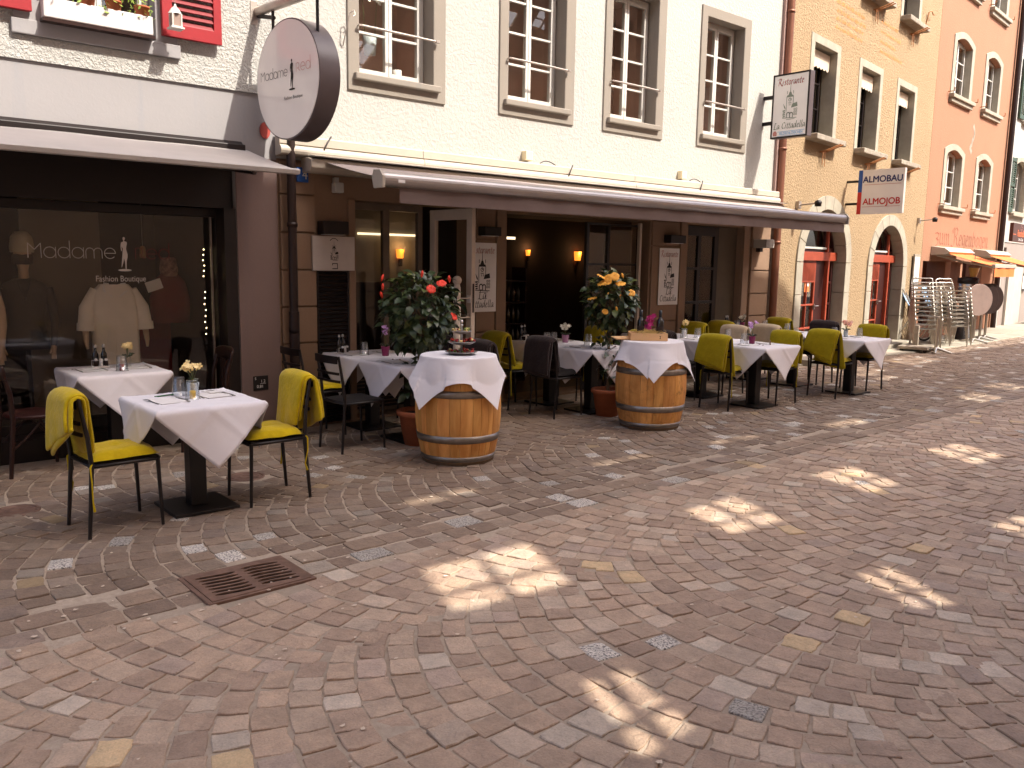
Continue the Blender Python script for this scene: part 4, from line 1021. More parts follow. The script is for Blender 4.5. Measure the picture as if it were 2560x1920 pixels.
outer = [(-16,-.05),(48,-.05),(48,11.15),(21.6,11.15),(21.2,11.95),(18.1,11.95),(17.3,13.1),(16.7,13.45),(15.5,13.58),(7.7,14.45),(-16,15.4)]
# facing side is +Y: the slab lies behind YO
mb = MB(); mb.wall(outer, hs, -TH, 0); ob('patch_mask_wall', mb, M_opp, ow); ob('patch_bars', bars, M_frame, ow)  # openings and bars are added only to shape the sun patches
mb = MB(); mb.box(-16,16.2,.0,.12,9.9,10.05); mb.box(-16,47,.0,.08,3.1,3.25); ob('string_course', mb, M_stone, ow)
mb = MB()
for k in range(-3,12):
    for z in (4.0,7.0): mb.box(-.3+k*3.1,.7+k*3.1,.002,.03,z+.0,z+1.6) if not any(min(p[0] for p in h)-1.3 < k*3.1+.2 < max(p[0] for p in h)+1.3 and min(p[1] for p in h)-1.8 < z+.8 < max(p[1] for p in h)+1.8 for h in hs) else None
ob('closed_shutters', mb, M_greensh, ow)

# ------------------------------------------------------------------ awnings on the near houses
def long_awning():
    t = thing('restaurant_awning', 'long grey retractable awning spanning the restaurant front', 'awning', (0,7.71,0)); XL, XR = 4.0, 11.93
    nx = 41; P = []
    for i in range(nx):
        x = XL+.04+(XR-XL-.08)*i/(nx-1); row = []
        for v in np.linspace(0,1,9):
            y = -.20-(1.24-.20)*v; z = 2.60-.20*v-.014*math.sin(math.pi*v)+.004*math.sin(x*3.3+v*4)
            row.append((x,y,z))
        P.append(row)
    ob('canvas', MB().grid(P), M_awn, t); ob('canvas_underside_shade', MB().grid([[(p[0],p[1],p[2]-.004) for p in r] for r in P]), M_dark, t)  # second sheet is dark to paint the shade under the canvas
    a = MB(); a.xprism([(-.02,2.50),(-.20,2.50),(-.24,2.54),(-.235,2.615),(-.18,2.635),(-.02,2.64)], 3.88, 12.0); ob('cassette', a, M_cass, t, .008)
    a = MB(); a.xprism([(-.28,2.645),(-.18,2.66),(-.06,2.655),(-.06,2.648),(-.18,2.65),(-.27,2.637)], 3.9, 12.02); ob('drip_flap', a, M_frame, t)
    n = 14; pr = [(-1.27+.062*math.cos(R(a_)), 2.375+.066*math.sin(R(a_))) for a_ in np.linspace(60,300,n)]+[(-1.22,2.33),(-1.22,2.42)]
    a = MB(); a.xprism(pr, XL, XR)
    for i in range(len(a.s)): a.s[i] = False
    ob('front_bar', a, M_awnbar, t, .004)
    for xa in (XL-.03, XR): a = MB(); a.xprism([(-1.345,2.30),(-1.35,2.40),(-1.30,2.455),(-1.2,2.46),(-1.17,2.40),(-1.2,2.30)], xa, xa+.03); ob('end_cap', a, M_cass, t, .004)
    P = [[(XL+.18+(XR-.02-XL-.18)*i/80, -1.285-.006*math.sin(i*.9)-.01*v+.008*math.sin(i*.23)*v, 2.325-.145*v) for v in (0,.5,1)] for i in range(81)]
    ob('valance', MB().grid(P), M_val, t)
    for xa in (4.6, 7.6, 10.4):
        a = MB(); a.tube([(xa,-.12,2.52),(xa+.75,-.62,2.42),(xa+.1,-1.22,2.35)], .022, 8); ob('folding_arm', a, M_dark, t)
    b = MB(); b.box(4.14,4.21,-1.3355,-1.3345,2.352,2.378); o = ob('maker_plate', b, M_napkin, t)
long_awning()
t = thing('boutique_awning', 'taupe canvas awning over the boutique window on the left', 'awning', (0,7.71,0))
P = [[(-1.5+4.83*i/30, -.06-1.0*v, 2.66-.245*v-.01*math.sin(math.pi*v)+.003*math.sin(i)) for v in np.linspace(0,1,7)] for i in range(31)]
ob('canvas', MB().grid(P), M_awnL, t)
a = MB(); a.xprism([(-1.02,2.375),(-1.09,2.375),(-1.10,2.41),(-1.06,2.425),(-1.02,2.42)], -1.5, 3.335); ob('front_bar', a, M_awnL, t, .004)
a = MB(); a.box(-1.5,3.30,-.10,.0,2.55,2.70); ob('roller_box', a, M_dark, t, .01)
a = MB(); a.xprism([(-.07,2.66),(0.0,2.725),(0,2.735),(-.09,2.668)], -1.5, 3.30); ob('flashing', a, M_dark, t)
for P in ([(2.9,-.05,2.5),(3.2,-.5,2.42),(2.95,-1.03,2.39)],[(.8,-.05,2.5),(.3,-.5,2.42),(.7,-1.03,2.39)]): a = MB(); a.tube(P, .022, 8); ob('folding_arm', a, M_dark, t)

# ------------------------------------------------------------------ signs
# round projecting boutique sign
ang = math.atan2(-1.0, .10)
t = thing('round_sign', 'round white boutique sign hanging from a steel arm', 'sign', (3.48,7.71,0), ang)
# local x runs out from the wall, local y towards +X side of the street (away from the left), face looks to local -y
D0 = .63; ZC = 3.215; RS = .505
a = MB(); a.tube([(0,0,3.90),(1.40,0,3.90)], .042, 16); a.lathe([(0,0)], 3) if 0 else None; ob('arm', a, M_zinc, t)
a = MB(); a.box(-.0,.02,-.07,.07,3.78,3.99); ob('wall_plate', a, M_zinc, t, .004)
a = MB(); a.tube([(.03,0,3.86),(.30,.0,3.80)], .018, 8); ob('brace', a, M_dark, t)
def disc(r, y0, y1, n=64):
    m_ = MB(); m_.add([(D0+r*math.cos(2*math.pi*k/n), y0, ZC+r*math.sin(2*math.pi*k/n)) for k in range(n)]+[(D0+r*math.cos(2*math.pi*k/n), y1, ZC+r*math.sin(2*math.pi*k/n)) for k in range(n)],
      [tuple(range(n)), tuple(range(2*n-1,n-1,-1))]); m_.add([m_.v[k] for k in range(2*n)], [(k,k+n,(k+1)%n+n,(k+1)%n) for k in range(n)], True); return m_
# local y axis: rotate(ang) of (0,1) -> (-sin ang, cos ang) = (+, ..) points to +X side
ob('sign_drum', disc(RS, -.085, .115), M_signedge, t)
M_signface = pm('glossy white sign face', (232,226,220), .1, .02, 4, spec=.6)
ob('sign_face', disc(RS-.012, -.09, -.0855), M_signface, t)
for x in (.28, .98):
    a = MB(); a.tube([(x,0,3.87),(x,0,ZC+math.sqrt(max(0,RS**2-(x-D0)**2))-.02)], .014, 8); ob('hanger', a, M_dark, t)
mb = MB(); wM = width(THIN,'Madame',.092); thin_text(mb, 'Madame', .0575, D0-.42, ZC+.03, .0045); mb.xf(Matrix.Translation((0,-.0925,0))); ob('lettering', mb, M_inkgrey, t)
mb = MB(); thin_text(mb, 'Red', .066, D0+.155, ZC+.045, .0045); mb.xf(Matrix.Translation((0,-.0925,0))); ob('red_lettering', mb, M_inkpink, t)
mb = MB(); lady(mb, .245, D0+.085, ZC-.085); mb.xf(Matrix.Translation((0,-.0935,0))); ob('silhouette', mb, M_ink, t)
font('Fashion Boutique', .042, M_inkgrey, t, (D0+.10,-.0925,ZC-.17), UPR)
# small red plate, house number, meter plate
t = thing('wall_plaque', 'small red oval plaque on the wall just below the round sign', 'plaque', (3.53,7.71,2.86)); a = MB(); a.prism(arcp(0,0,.05,0,360,20,.075)[:-1], -.015, -.001); ob('plate', a, pm('dull red enamel', (168,74,66), .4, .1, 6), t)
t = thing('house_number', 'blue enamel house number plate reading 4 beside the drainpipe', 'number plate', (3.885,7.71,2.48)); a = MB(); a.box(-.06,.06,-.05,-.03,-.07,.07); ob('plate', a, M_blue, t, .004); font('4', .12, M_napkin, t, (.02,-.052,-.04), UPR)
t = thing('utility_plate', 'small dark utility plate with white numbers low on the mauve pilaster', 'plate', (3.42,7.71,.485)); a = MB(); a.box(-.075,.075,-.02,-.0125,-.07,.07); ob('plate', a, M_ink, t, .003)
font('S', .035, M_napkin, t, (-.055,-.0215,.035), UPR); font('1.2', .04, M_napkin, t, (.02,-.0215,.005), UPR); font('0.81', .04, M_napkin, t, (-.01,-.0215,-.045), UPR); a = MB(); a.box(-.01,.05,-.0215,-.021,-.006,-.003); ob('rule', a, M_napkin, t)
# window lettering of the boutique (on the glass)
t = thing('window_lettering', 'thin white boutique name and lady figure stuck on the shop window glass', 'lettering', (0,7.963,0))
mb = MB(); thin_text(mb, 'Madame', .090, 1.55, 1.655, .0055); ob('name_strokes', mb, M_win_let, t)
mb = MB(); thin_text(mb, 'Red', .090, 2.40, 1.655, .0055); ob('red_strokes', mb, pm('dark red window lettering', (120,50,46), .5, .03, 6), t)
mb = MB(); lady(mb, .285, 2.305, 1.56); ob('figure', mb, M_win_let, t)
font('Fashion Boutique', .074, M_win_let, t, (2.27,0,1.455), UPR, sx=.82)
# projecting restaurant sign, face looks to -X
def box_sign(name, lab, x, yi, yo, z0, z1, th, cat='sign', frame=M_shopfr, edge=M_signedge):
    t = thing(name, lab, cat, (x,yi,0), R(-90))       # local x: outwards (-Y), local y: +X
    L = yi-yo; a = MB(); a.box(0,L,0,th,z0,z1); ob('cabinet', a, edge, t, .006)
    a = MB(); a.wall(rect(0,L,z0,z1), [rect(.025,L-.025,z0+.025,z1-.025)], -.008, 0); ob('frame', a, frame, t)
    a = MB(); a.box(.025,L-.025,-.004,-.0005,z0+.025,z1-.025); ob('panel', a, M_signwhite, t)
    return t, L
t, L = box_sign('restaurant_sign', 'square projecting restaurant sign with tower emblem by the copper drainpipe', 11.58, 7.53, 6.92, 3.58, 4.51, .12)
a = MB()
for z in (3.80,4.18): a.box(-.19,0,.03,.08,z,z+.05)
ob('bracket', a, M_dark, t)
mb = MB(); h = .135; script_text(mb, 'Ristorante', .43/width(CH,'Ristorante',1), .085, 4.345, pen=.085); mb.xf(Matrix.Translation((0,-.006,0))); ob('top_lettering', mb, M_inkred, t)
mb = MB(); emblem(mb, .46, .30, 3.87); mb.xf(Matrix.Translation((0,-.006,0))); ob('tower_emblem', mb, pm('grey green print', (132,142,126), .6, .1, 20), t)
mb = MB(); script_text(mb, 'La Cittadella', .53/width(CH,'La Cittadella',1), .045, 3.715, pen=.08); mb.xf(Matrix.Translation((0,-.006,0))); ob('name_lettering', mb, M_inkgreen, t)
font('FELDSCHLÖSSCHEN', .052, M_inklblue, t, (.345,-.006,3.628), UPR, bold=.001, sx=.82)
a = MB(); a.box(.12,.57,-.0055,-.0045,3.672,3.678); a.box(.12,.57,-.0055,-.0045,3.61,3.614); ob('rule', a, M_inklblue, t)
a = MB(); a.prism([(.045,3.62),(.105,3.62),(.11,3.66),(.09,3.69),(.06,3.69),(.04,3.66)], -.0055,-.0045); ob('brewery_mark', a, M_inkpink, t)
# ALMOBAU / ALMOJOB sign
t, L = box_sign('company_sign', 'white company sign with blue and red strip between the two arches', 15.0, 7.86, 7.02, 2.63, 3.41, .06, frame=M_signwhite, edge=M_board)
a = MB(); a.box(0,.075,-.010,-.0085,3.02,3.41); ob('blue_strip', a, M_blue, t); a = MB(); a.box(0,.075,-.010,-.0085,2.63,3.02); ob('red_strip', a, M_redpan, t)
font('ALMOBAU', .155, M_inkblue, t, (.45,-.0095,3.19), UPR, thick=.0035); font('ALMOJOB', .155, M_inkred, t, (.45,-.0095,2.80), UPR, thick=.0035)
a = MB(); a.box(.12,.79,-.0095,-.009,3.145,3.152); a.box(.10,.79,-.0095,-.009,2.755,2.762); ob('rule', a, M_inkpink, t)
a = MB(); a.box(-.25,0,.01,.05,2.8,2.84); a.box(-.25,0,.01,.05,3.2,3.24); ob('bracket', a, M_dark, t)
# posters
def poster(lab, x, z0, z1, w):
    t = thing('wall_poster', lab, 'poster', (x,7.71,0), 0, 'restaurant posters on the piers'); a = MB(); a.box(-w/2,w/2,-.037,-.031,z0,z1); ob('sheet', a, M_napkin, t)
    mb = MB(); wd = width(CH,'Ristorante',1); script_text(mb, 'Ristorante', w*.86/wd, -w*.43, z1-.12, pen=.09); mb.xf(Matrix.Translation((0,-.0385,0))); ob('top_lettering', mb, M_inkpink, t)
    mb = MB(); emblem(mb, .42, 0, z0+.25); mb.xf(Matrix.Translation((0,-.0385,0))); ob('tower_emblem', mb, M_ink, t)
    mb = MB(); script_text(mb, 'La', .075, -.06, z0+.145, pen=.08); wd = width(CH,'Cittadella',1); script_text(mb, 'Cittadella', w*.84/wd, -w*.42, z0+.05, pen=.085); mb.xf(Matrix.Translation((0,-.0385,0))); ob('name_lettering', mb, M_ink, t)
poster('tall white poster on the pier between the big opening and the glazed doors', 9.485, 1.11, 1.90, .43)
poster('tall white poster half covered by the open door leaf', 6.12, 1.10, 1.89, .42)
t = thing('menu_board', 'plain grey board with small tower emblem beside the drainpipe', 'board', (4.205,7.71,1.735)); a = MB(); a.box(-.235,.235,-.06,-.035,-.17,.17); ob('panel', a, M_board, t, .003)
mb = MB(); emblem(mb, .17, .0, -.06); mb.xf(Matrix.Translation((0,-.0615,0))); ob('tower_emblem', mb, M_ink, t)
mb = MB(); ribbon(mb, [(-.02,-.115),(-.02,-.1),(.035,-.1),(.035,-.15),(-.02,-.15)], .008); ribbon(mb, arcp(0,.10,.05,150,30,6), .006); mb.xf(Matrix.Translation((0,-.0615,0))); ob('print_mark', mb, M_ink, t)
# bar sign at the far right
t = thing('bar_sign', 'dark brown bar sign with orange script and animal outline at the far right', 'sign', gsp(1.9+.75,1.35,0), R(GD+2))
a = MB(); a.box(-.75,.95,0,.08,2.33,2.76); ob('panel', a, pm('dark brown sign', (74,44,34), .5, .1, 6), t, .006)
font('PaschaBar', .22, pm('orange sign print', (236,120,70), .5, .05, 6), t, (.12,-.006,2.46), UPR, shear=.25, bold=.002); font('Drinks & Tapas', .085, M_napkin, t, (.12,-.006,2.36), UPR)
mb = MB(); ribbon(mb, [(-.1,2.62),(-.1,2.66),(-.07,2.70),(-.1,2.74),(-.06,2.73),(-.04,2.69),(.1,2.69),(.14,2.67),(.13,2.63),(.12,2.60),(.10,2.63),(.0,2.63),(-.02,2.60),(-.04,2.63),(-.1,2.62)], .009); mb.xf(Matrix.Translation((.1,-.006,0))); ob('animal_outline', mb, M_inkpink, t)
mb = MB(); mb.box(-.75,-.45,-.006,-.003,2.49,2.505); mb.box(.68,.95,-.006,-.003,2.49,2.505); ob('rule', mb, pm('orange sign print', (1,1,1)), t)
# menu column, wall spots of the ochre house
t = thing('menu_column', 'tall narrow board of menu sheets on the ochre wall beside the stacked chairs', 'board', osp(7.22,.03,0), R(OD)); a = MB(); a.box(-.2,.2,-.03,0,.66,1.98); ob('panel', a, M_greystone, t, .004)
for z0, z1 in ((1.36,1.92),(.95,1.32),(.70,.92)):
    a = MB(); a.box(-.17,.17,-.036,-.031,z0,z1); ob('sheet', a, M_napkin, t)
    a = MB(); 
    for k in range(int((z1-z0)/.035)): a.box(-.13,.13*rng.uniform(.3,1),-.0375,-.0365,z1-.03-k*.033,z1-.022-k*.033)
    ob('print_lines', a, M_inkgrey, t)
    a = MB(); a.box(-.2,.2,-.038,-.031,z0-.035,z0-.01); ob('divider', a, M_inkgrey, t)
for s_, z, lab in ((.62,2.68,'small spotlight on the ochre wall above the left arch'),(7.2,2.72,'small spotlight on the ochre wall right of the second arch')):
    t = thing('wall_spotlight', lab, 'spotlight', osp(s_,0,z), R(OD), 'spotlights on the ochre wall'); a = MB(); a.box(-.05,.05,-.06,0,-.06,.06); a.tube([(0,-.04,0),(.0,-.30,.02)], .014, 8); ob('arm', a, M_zinc, t); a = MB(); a.lathe([(0,-.04),(.05,-.05),(.06,.02),(.03,.05),(0,.05)], 12, (0,-.36,.02)); ob('lamp_head', a, M_dark, t)
# ------------------------------------------------------------------ furniture
def nz(x, y=0., z=0.): return noise.noise(Vector((x,y,z)))
CHAIRS = []
def make_chair():
    t = thing('metal_chair', 'x', 'chair')
    # chair faces +x; origin under seat centre
    for sy in (-1,1):
        a = MB(); a.tube([(-.235,sy*.19,0),(-.20,sy*.185,.44),(-.215,sy*.183,.62),(-.255,sy*.18,.855)], [.0115,.014,.0135,.011], 10); ob('back_leg', a, M_chair, t)
        a = MB(); a.tube([(.205,sy*.19,0),(.19,sy*.185,.44)], [.0105,.0135], 10); ob('front_leg', a, M_chair, t)
    a = MB(); P = [(-.20,-.185),(.17,-.195),(.205,-.17),(.205,.17),(.17,.195),(-.20,.185)]
    a.tube([(x,y,.435) for x,y in P], .0115, 8, closed=True); ob('seat_frame', a, M_chair, t)
    a = MB(); n = 10; a.grid([[(-.195+.395*i/n, (-.19+.38*j/n), .452+.018*(1-(2*i/n-1)**4)*(1-(2*j/n-1)**4)) for j in range(n+1)] for i in range(n+1)])
    a.box(-.195,.20,-.19,.19,.432,.452); ob('seat', a, M_seatdark, t, .006)
    def slat(z, h, th=.012, bow=.02):
        a = MB(); xo = -.2-.055*(z-.44)/.41*1.05
        P0 = [[(xo-.008-bow*math.cos(y*8.2), y, z+dz) for dz in (-h/2,h/2)] for y in np.linspace(-.18,.18,9)]
        P1 = [[(p[0]-th, p[1], p[2]) for p in r] for r in P0]
        a.grid([r for r in P0]); a.grid([r[::-1] for r in P1])
        for i in range(8):
            for j in (0,1): a.add([P0[i][j],P0[i+1][j],P1[i+1][j],P1[i][j]], [(0,1,2,3)])
        return a
    ob('top_rail', slat(.825,.066), M_chair, t, .004); ob('slat', slat(.705,.022), M_chair, t); ob('slat', slat(.635,.022), M_chair, t)
    return t
chair0 = make_chair(); first = [True]
def chair(x, y, deg, label, group='metal chairs around the tables'):
    if first[0]:
        first[0] = False; chair0.location = (x,y,0); chair0.rotation_euler = (0,0,R(deg)); chair0['label'] = label; chair0['group'] = group; return chair0
    return dup(chair0, label, (x,y,0), R(deg), group)
def pad(x, y, deg, m, label, ties=True, s=0):
    t = thing('seat_cushion', label, 'cushion', (x,y,.468), R(deg), 'felt seat cushions'); a = MB(); n = 16; top = []; 
    def f(u, v): e = (1-abs(u)**5)*(1-abs(v)**5); return max(0,e)**.5
    a.grid([[(.005+.205*u*(1-.04*v*v), .2*v*(1-.04*u*u), .052*f(u,v)+.010*nz(u*2+s,v*2,3)-.012*math.exp(-((u*u+v*v)/.03))) for v in np.linspace(-1,1,n)] for u in np.linspace(-1,1,n)])
    a.grid([[(.005+.205*u*(1-.04*v*v), .2*v*(1-.04*u*u), -.006*f(u,v)) for v in np.linspace(1,-1,n)] for u in np.linspace(-1,1,n)])
    ob('pad', a, m, t)
    if ties:
        for sy, L in ((-1,.30),(1,.26)):
            a = MB(); a.tube([(-.19,sy*.185,.0),(-.215,sy*.205,-.03),(-.212,sy*.21,-.12),(-.2+.012*sy,sy*.214,-L*.8),(-.205,sy*.21,-L)], [.004,.006,.005,.005,.009], 6); ob('tie', a, m, t)
def blanket(x, y, deg, m, label, w=.40, lo=.30, li=.28, skew=.05, s=0., thick=.024, roll=.0, shift=0.):
    """folded felt over the chair back: lo hangs outside, li inside"""
    t = thing('folded_blanket', label, 'blanket', (x,y,0), R(deg), 'blankets over the chair backs')
    def layer(w, lo, li, off, s, skew):
        nu, nv = 15, 27; P = []
        tot = lo+li+.06
        for i in range(nu):
            u = -1+2*i/(nu-1); row = []
            for j in range(nv):
                d = -lo-.03+tot*j/(nv-1); yy = u*w/2+shift
                if d < -.03: q = -d-.03; xx = -.268-off-.02-.035*math.sin(min(1,q/lo)*1.5)+.055*q/.41*0; z = .868-q; hang = q/lo; side = -1
                elif d > .03: q = d-.03; xx = -.232+off+.012+q*.10; z = .868-q; hang = q/li; side = 1
                else: a_ = d/.03*math.pi/2; xx = -.25+(.018+off)*math.sin(a_); z = .868+(.012+off)*math.cos(a_); hang = 0; side = 0
                f = hang**1.1
                xx += side*(.012*f*nz(u*1.9+s,hang*1.3,s)+.010*f*math.sin(u*2.2+s))
                yy += skew*side*hang*-1*.6+.012*nz(hang*2+s,u,5); z += skew*u*hang*(.9 if side < 0 else .4)-.02*abs(u)**3*(1-hang)
                z -= .004*hang*math.sin(u*3+s)
                row.append((xx, yy, z))
            P.append(row)
        return MB().grid(P)
    for nm, a in (('fold', layer(w,lo,li,0.,s,skew)), ('fold', layer(w*.93,lo*.93,li*1.06,.019,s+4.1,skew*.8))):
        o = ob(nm, a, m, t); so_ = o.modifiers.new('thick','SOLIDIFY'); so_.thickness = thick; so_.offset = 0
        o.modifiers.new('sub','SUBSURF').levels = 1; o.modifiers['sub'].render_levels = 1
    if roll:
        a = MB(); pts = [(-.29+.004*math.sin(k), -w*.44+w*.88*k/6+shift, .868-lo*.80+skew*(-1+2*k/6)) for k in range(7)]
        a.tube(pts, .028, 12); ob('rolled_edge', a, m, t)

def drape(name, cx, cy, label, hx=.35, hy=.35, D=.76, deg=45, z=.742, s=0., N=54, m=M_cloth, R_=None, group='white tablecloths'):
    """square cloth laid diagonally on a table; the overhang bends down over the edge"""
    t = thing(name, label, 'tablecloth', (cx,cy,z), 0, group); P = []; a = R(deg); side = D*math.sqrt(2)/2; br = .016
    def over(d, h):
        e = abs(d)-h
        if e <= 0: return d, 0., 0.
        th = min(e/br, math.pi/2); out = br*math.sin(th); dn = br*(1-math.cos(th)); rest = max(0, e-br*math.pi/2)
        sg = 1 if d > 0 else -1
        return sg*(h+out+rest*.13), dn+rest*.985, rest
    for i in range(N+1):
        row = []
        for j in range(N+1):
            u, v = side*(2*i/N-1), side*(2*j/N-1)
            x, y = u*math.cos(a)-v*math.sin(a), u*math.sin(a)+v*math.cos(a)
            X, dx, rx = over(x,hx); Y, dy, ry = over(y,hy)
            dn = math.hypot(dx,dy) if dx*dy > 0 else dx+dy
            r = max(rx, ry)
            wv = .030*(r/.3)*math.sin((y if rx > ry else x)*7.5+s+(1.3 if rx>ry else 0))+.018*(r/.3)*nz(x*2.2+s,y*2.2,s)
            if rx > ry: X += (1 if X > 0 else -1)*wv
            elif ry > 0: Y += (1 if Y > 0 else -1)*wv
            cr = sum(.0050*max(0,1-abs(q)/.020) for q in (u, v, abs(u)-side*.5, abs(v)-side*.5))
            zz = -dn + cr*(1 if dn < .01 else 0)+.0015*nz(x*6,y*6,s)
            if dn >= .01:
                if rx > ry: X += (1 if X > 0 else -1)*cr*1.6
                else: Y += (1 if Y > 0 else -1)*cr*1.6
            row.append((X, Y, zz))
        P.append(row)
    o = ob('cloth', MB().grid(P), m, t); sd = o.modifiers.new('thick','SOLIDIFY'); sd.thickness = .0022; sd.offset = 1
    return t
table0 = None
def table(x, y, label, hx=.35, hy=.35):
    global table0
    if table0 is None:
        t = table0 = thing('pedestal_table', label, 'table', (x,y,0), 0, 'pedestal tables')
        a = MB(); a.box(-.215,.215,-.215,.215,0,.022); ob('base_plate', a, M_black, t, .004)
        a = MB(); a.box(-.055,.055,-.055,.055,.022,.705); ob('column', a, M_black, t, .006)
        a = MB(); a.box(-.35,.35,-.35,.35,.705,.736); ob('top', a, M_tabletop, t, .004)
        return t
    return dup(table0, label, (x,y,0), 0, 'pedestal tables')
# table-top things
gm = MB(); gm.lathe([(0,.0),(.033,.0),(.036,.004),(.0365,.01),(.030,.095),(.0285,.1),(.0265,.098),(.028,.09),(.0315,.02),(.030,.012),(0,.010)], 20)
# upside-down tumbler: wide rim on the cloth, heavy base on top
gm = MB(); gm.lathe([(.052,0),(.047,.002),(.037,.122),(.035,.127),(0,.127)], 20, cap=False); gm.lathe([(.0437,0),(.0347,.106),(.032,.109),(0,.109)], 20, cap=False); gm.lathe([(.0437,0),(.052,0)], 20, cap=False)
GLASS_ME = gm.mesh('tumbler', M_dglass)
def tumbler(x, y, label, z=.744, group='upturned glass tumblers'):
    o = bpy.data.objects.new('glass_tumbler', GLASS_ME); COL.objects.link(o); o.location = (x,y,z); return tag(o, label, 'glass', group)
def candle(x, y, m, label, z=.744):
    o = ob('candle', MB().lathe([(0,0),(.02,0),(.02,.052),(.016,.055),(.004,.053),(0,.053)], 16), m, loc=(x,y,z)); return tag(o, label, 'candle', 'small candles under the tumblers')
def knife_mesh():
    a = MB(); a.box(-.115,-.01,-.008,.008,.0,.006); P = [(-.01,-.008),(.10,-.009),(.118,.002),(.11,.008),(-.01,.008)]
    a.add([(p[0],p[1],.001) for p in P]+[(p[0],p[1],.0035) for p in P], [(0,4,3,2,1),(5,6,7,8,9)]+[(i,(i+1)%5,(i+1)%5+5,i+5) for i in range(5)]); return a.mesh('knife', M_steel)
def fork_mesh():
    a = MB(); a.tube([(-.1,0,.003),(-.02,0,.004),(.05,0,.010)], [.005,.003,.003], 6); a.add([(.05,-.010,.010),(.075,-.012,.009),(.075,.012,.009),(.05,.010,.010)], [(0,1,2,3)])
    for k in (-1,-.33,.33,1): a.tube([(.072,k*.011,.009),(.115,k*.010,.004)], .0016, 4)
    return a.mesh('fork', M_steel)
KN, FK = knife_mesh(), fork_mesh()
nm_ = MB(); n = 8
nm_.grid([[(-.10+.2*i/n, -.085+.17*j/n, .004+.004*math.sin(i*.7)*math.cos(j*.5)+(.012 if i == n else 0)*.4) for j in range(n+1)] for i in range(n+1)])
nm_.box(-.10,.10,-.085,.085,0,.003)
NAP = nm_.mesh('napkin', M_napkin)
def setting(x, y, deg, where, z=.7445):
    for nm, me, dx, dy, da, cat in (('paper_napkin',NAP,0,0,4,'napkin'),('table_knife',KN,.02,-.105,-4,'knife'),('table_fork',FK,.02,.095,5,'fork')):
        o = bpy.data.objects.new(nm, me); COL.objects.link(o); a = R(deg); o.location = (x+dx*math.cos(a)-dy*math.sin(a), y+dx*math.sin(a)+dy*math.cos(a), z); o.rotation_euler = (0,0,R(deg+da+rng.normal(0,3)))
        tag(o, {'napkin':'white paper napkin ','knife':'steel table knife ','fork':'steel fork '}[cat]+where, cat, cat+'s laid on the tables')
def blossom(mb, c, r, s, petals=5, up=(0,0,1)):
    c = Vector(c); upv = Vector(up).normalized(); a = upv.orthogonal().normalized(); b = upv.cross(a); ph = rng.uniform(0,6)
    for k in range(petals):
        t = ph+2*math.pi*k/petals; d = a*math.cos(t)+b*math.sin(t); e = a*math.cos(t+1.57)+b*math.sin(t+1.57)
        P = [c, c+d*r*.55+e*r*.42+upv*r*.18, c+d*r*1.05+e*r*.28+upv*r*(.28+rng.uniform(-.1,.2)), c+d*r*1.1-e*r*.2+upv*r*(.25+rng.uniform(-.1,.2)), c+d*r*.55-e*r*.42+upv*r*.15]
        mb.add(P, [(0,1,2),(0,2,3),(0,3,4)])
def posy(x, y, label, potm, petm, z=.744, h=.20, nf=6, spread=.06, kind_='pot'):
    t = thing('potted_flower', label, 'flower pot', (x,y,z), 0, 'small flower pots on the tables')
    a = MB()
    if kind_ == 'pot': a.lathe([(0,0),(.032,0),(.042,.085),(.042,.09),(.037,.09),(.035,.075),(0,.075)], 16)
    else: a.lathe([(0,0),(.026,0),(.03,.06),(.024,.10),(.020,.10),(.02,.09),(0,.09)], 16)
    ob('pot', a, potm, t)
    lf, st, fl = MB(), MB(), MB()
    for k in range(4):
        an = k*1.6+rng.uniform(0,.6); d = Vector((math.cos(an),math.sin(an),0)); e = Vector((-d.y,d.x,0)); p = Vector((0,0,.085))
        L = rng.uniform(.05,.08); lf.add([p, p+d*L*.5+e*L*.26+Vector((0,0,L*.5)), p+d*L+Vector((0,0,L*.35)), p+d*L*.5-e*L*.26+Vector((0,0,L*.5))], [(0,1,2),(0,2,3)])
    for k in range(nf):
        an = rng.uniform(0,6.28); rr = spread*rng.uniform(.1,1); tip = Vector((rr*math.cos(an), rr*math.sin(an), h*rng.uniform(.82,1.05)))
        st.tube(bez((0,0,.08),(tip.x*.2,tip.y*.2,tip.z*.8),tip,5), .002, 5)
        for q in range(2): blossom(fl, tip+Vector((rng.normal(0,.008),rng.normal(0,.008),rng.normal(0,.008))), rng.uniform(.018,.026), 0, 5, (rng.normal(0,.6)-.4,rng.normal(0,.6)-.7,.6))
    ob('leaves', lf, M_leaf, t); ob('stems', st, M_leaf2, t); ob('blossoms', fl, petm, t)
def cruet(x, y, label, z=.744):
    t = thing('cruet_set', label, 'cruet set', (x,y,z), R(rng.uniform(-10,30)), 'oil and vinegar sets'); a = MB(); a.box(-.07,.07,-.045,.045,0,.014); a.tube([(-.07,0,.01),(-.07,0,.06),(.07,0,.06),(.07,0,.01)], .003, 6); ob('tray', a, M_napkin, t, .003)
    for dx in (-.035,.03):
        a = MB(); a.lathe([(0,.014),(.024,.014),(.024,.11),(.011,.14),(.011,.165),(0,.165)], 12, (dx,.02,0)); ob('oil_bottle', a, M_bottle, t); a = MB(); a.lathe([(.013,.165),(.013,.18),(.008,.195),(0,.195)], 10, (dx,.02,0)); ob('stopper', a, M_steel, t)
    for dx, m_ in ((-.04,M_soil),(0.,M_napkin),(.04,M_wood_dark)):
        a = MB(); a.lathe([(0,.014),(.015,.014),(.013,.06),(0,.06)], 10, (dx,-.025,0)); ob('shaker', a, m_, t); a = MB(); a.lathe([(.0135,.06),(.013,.075),(0,.08)], 10, (dx,-.025,0)); ob('shaker_cap', a, M_napkin, t)
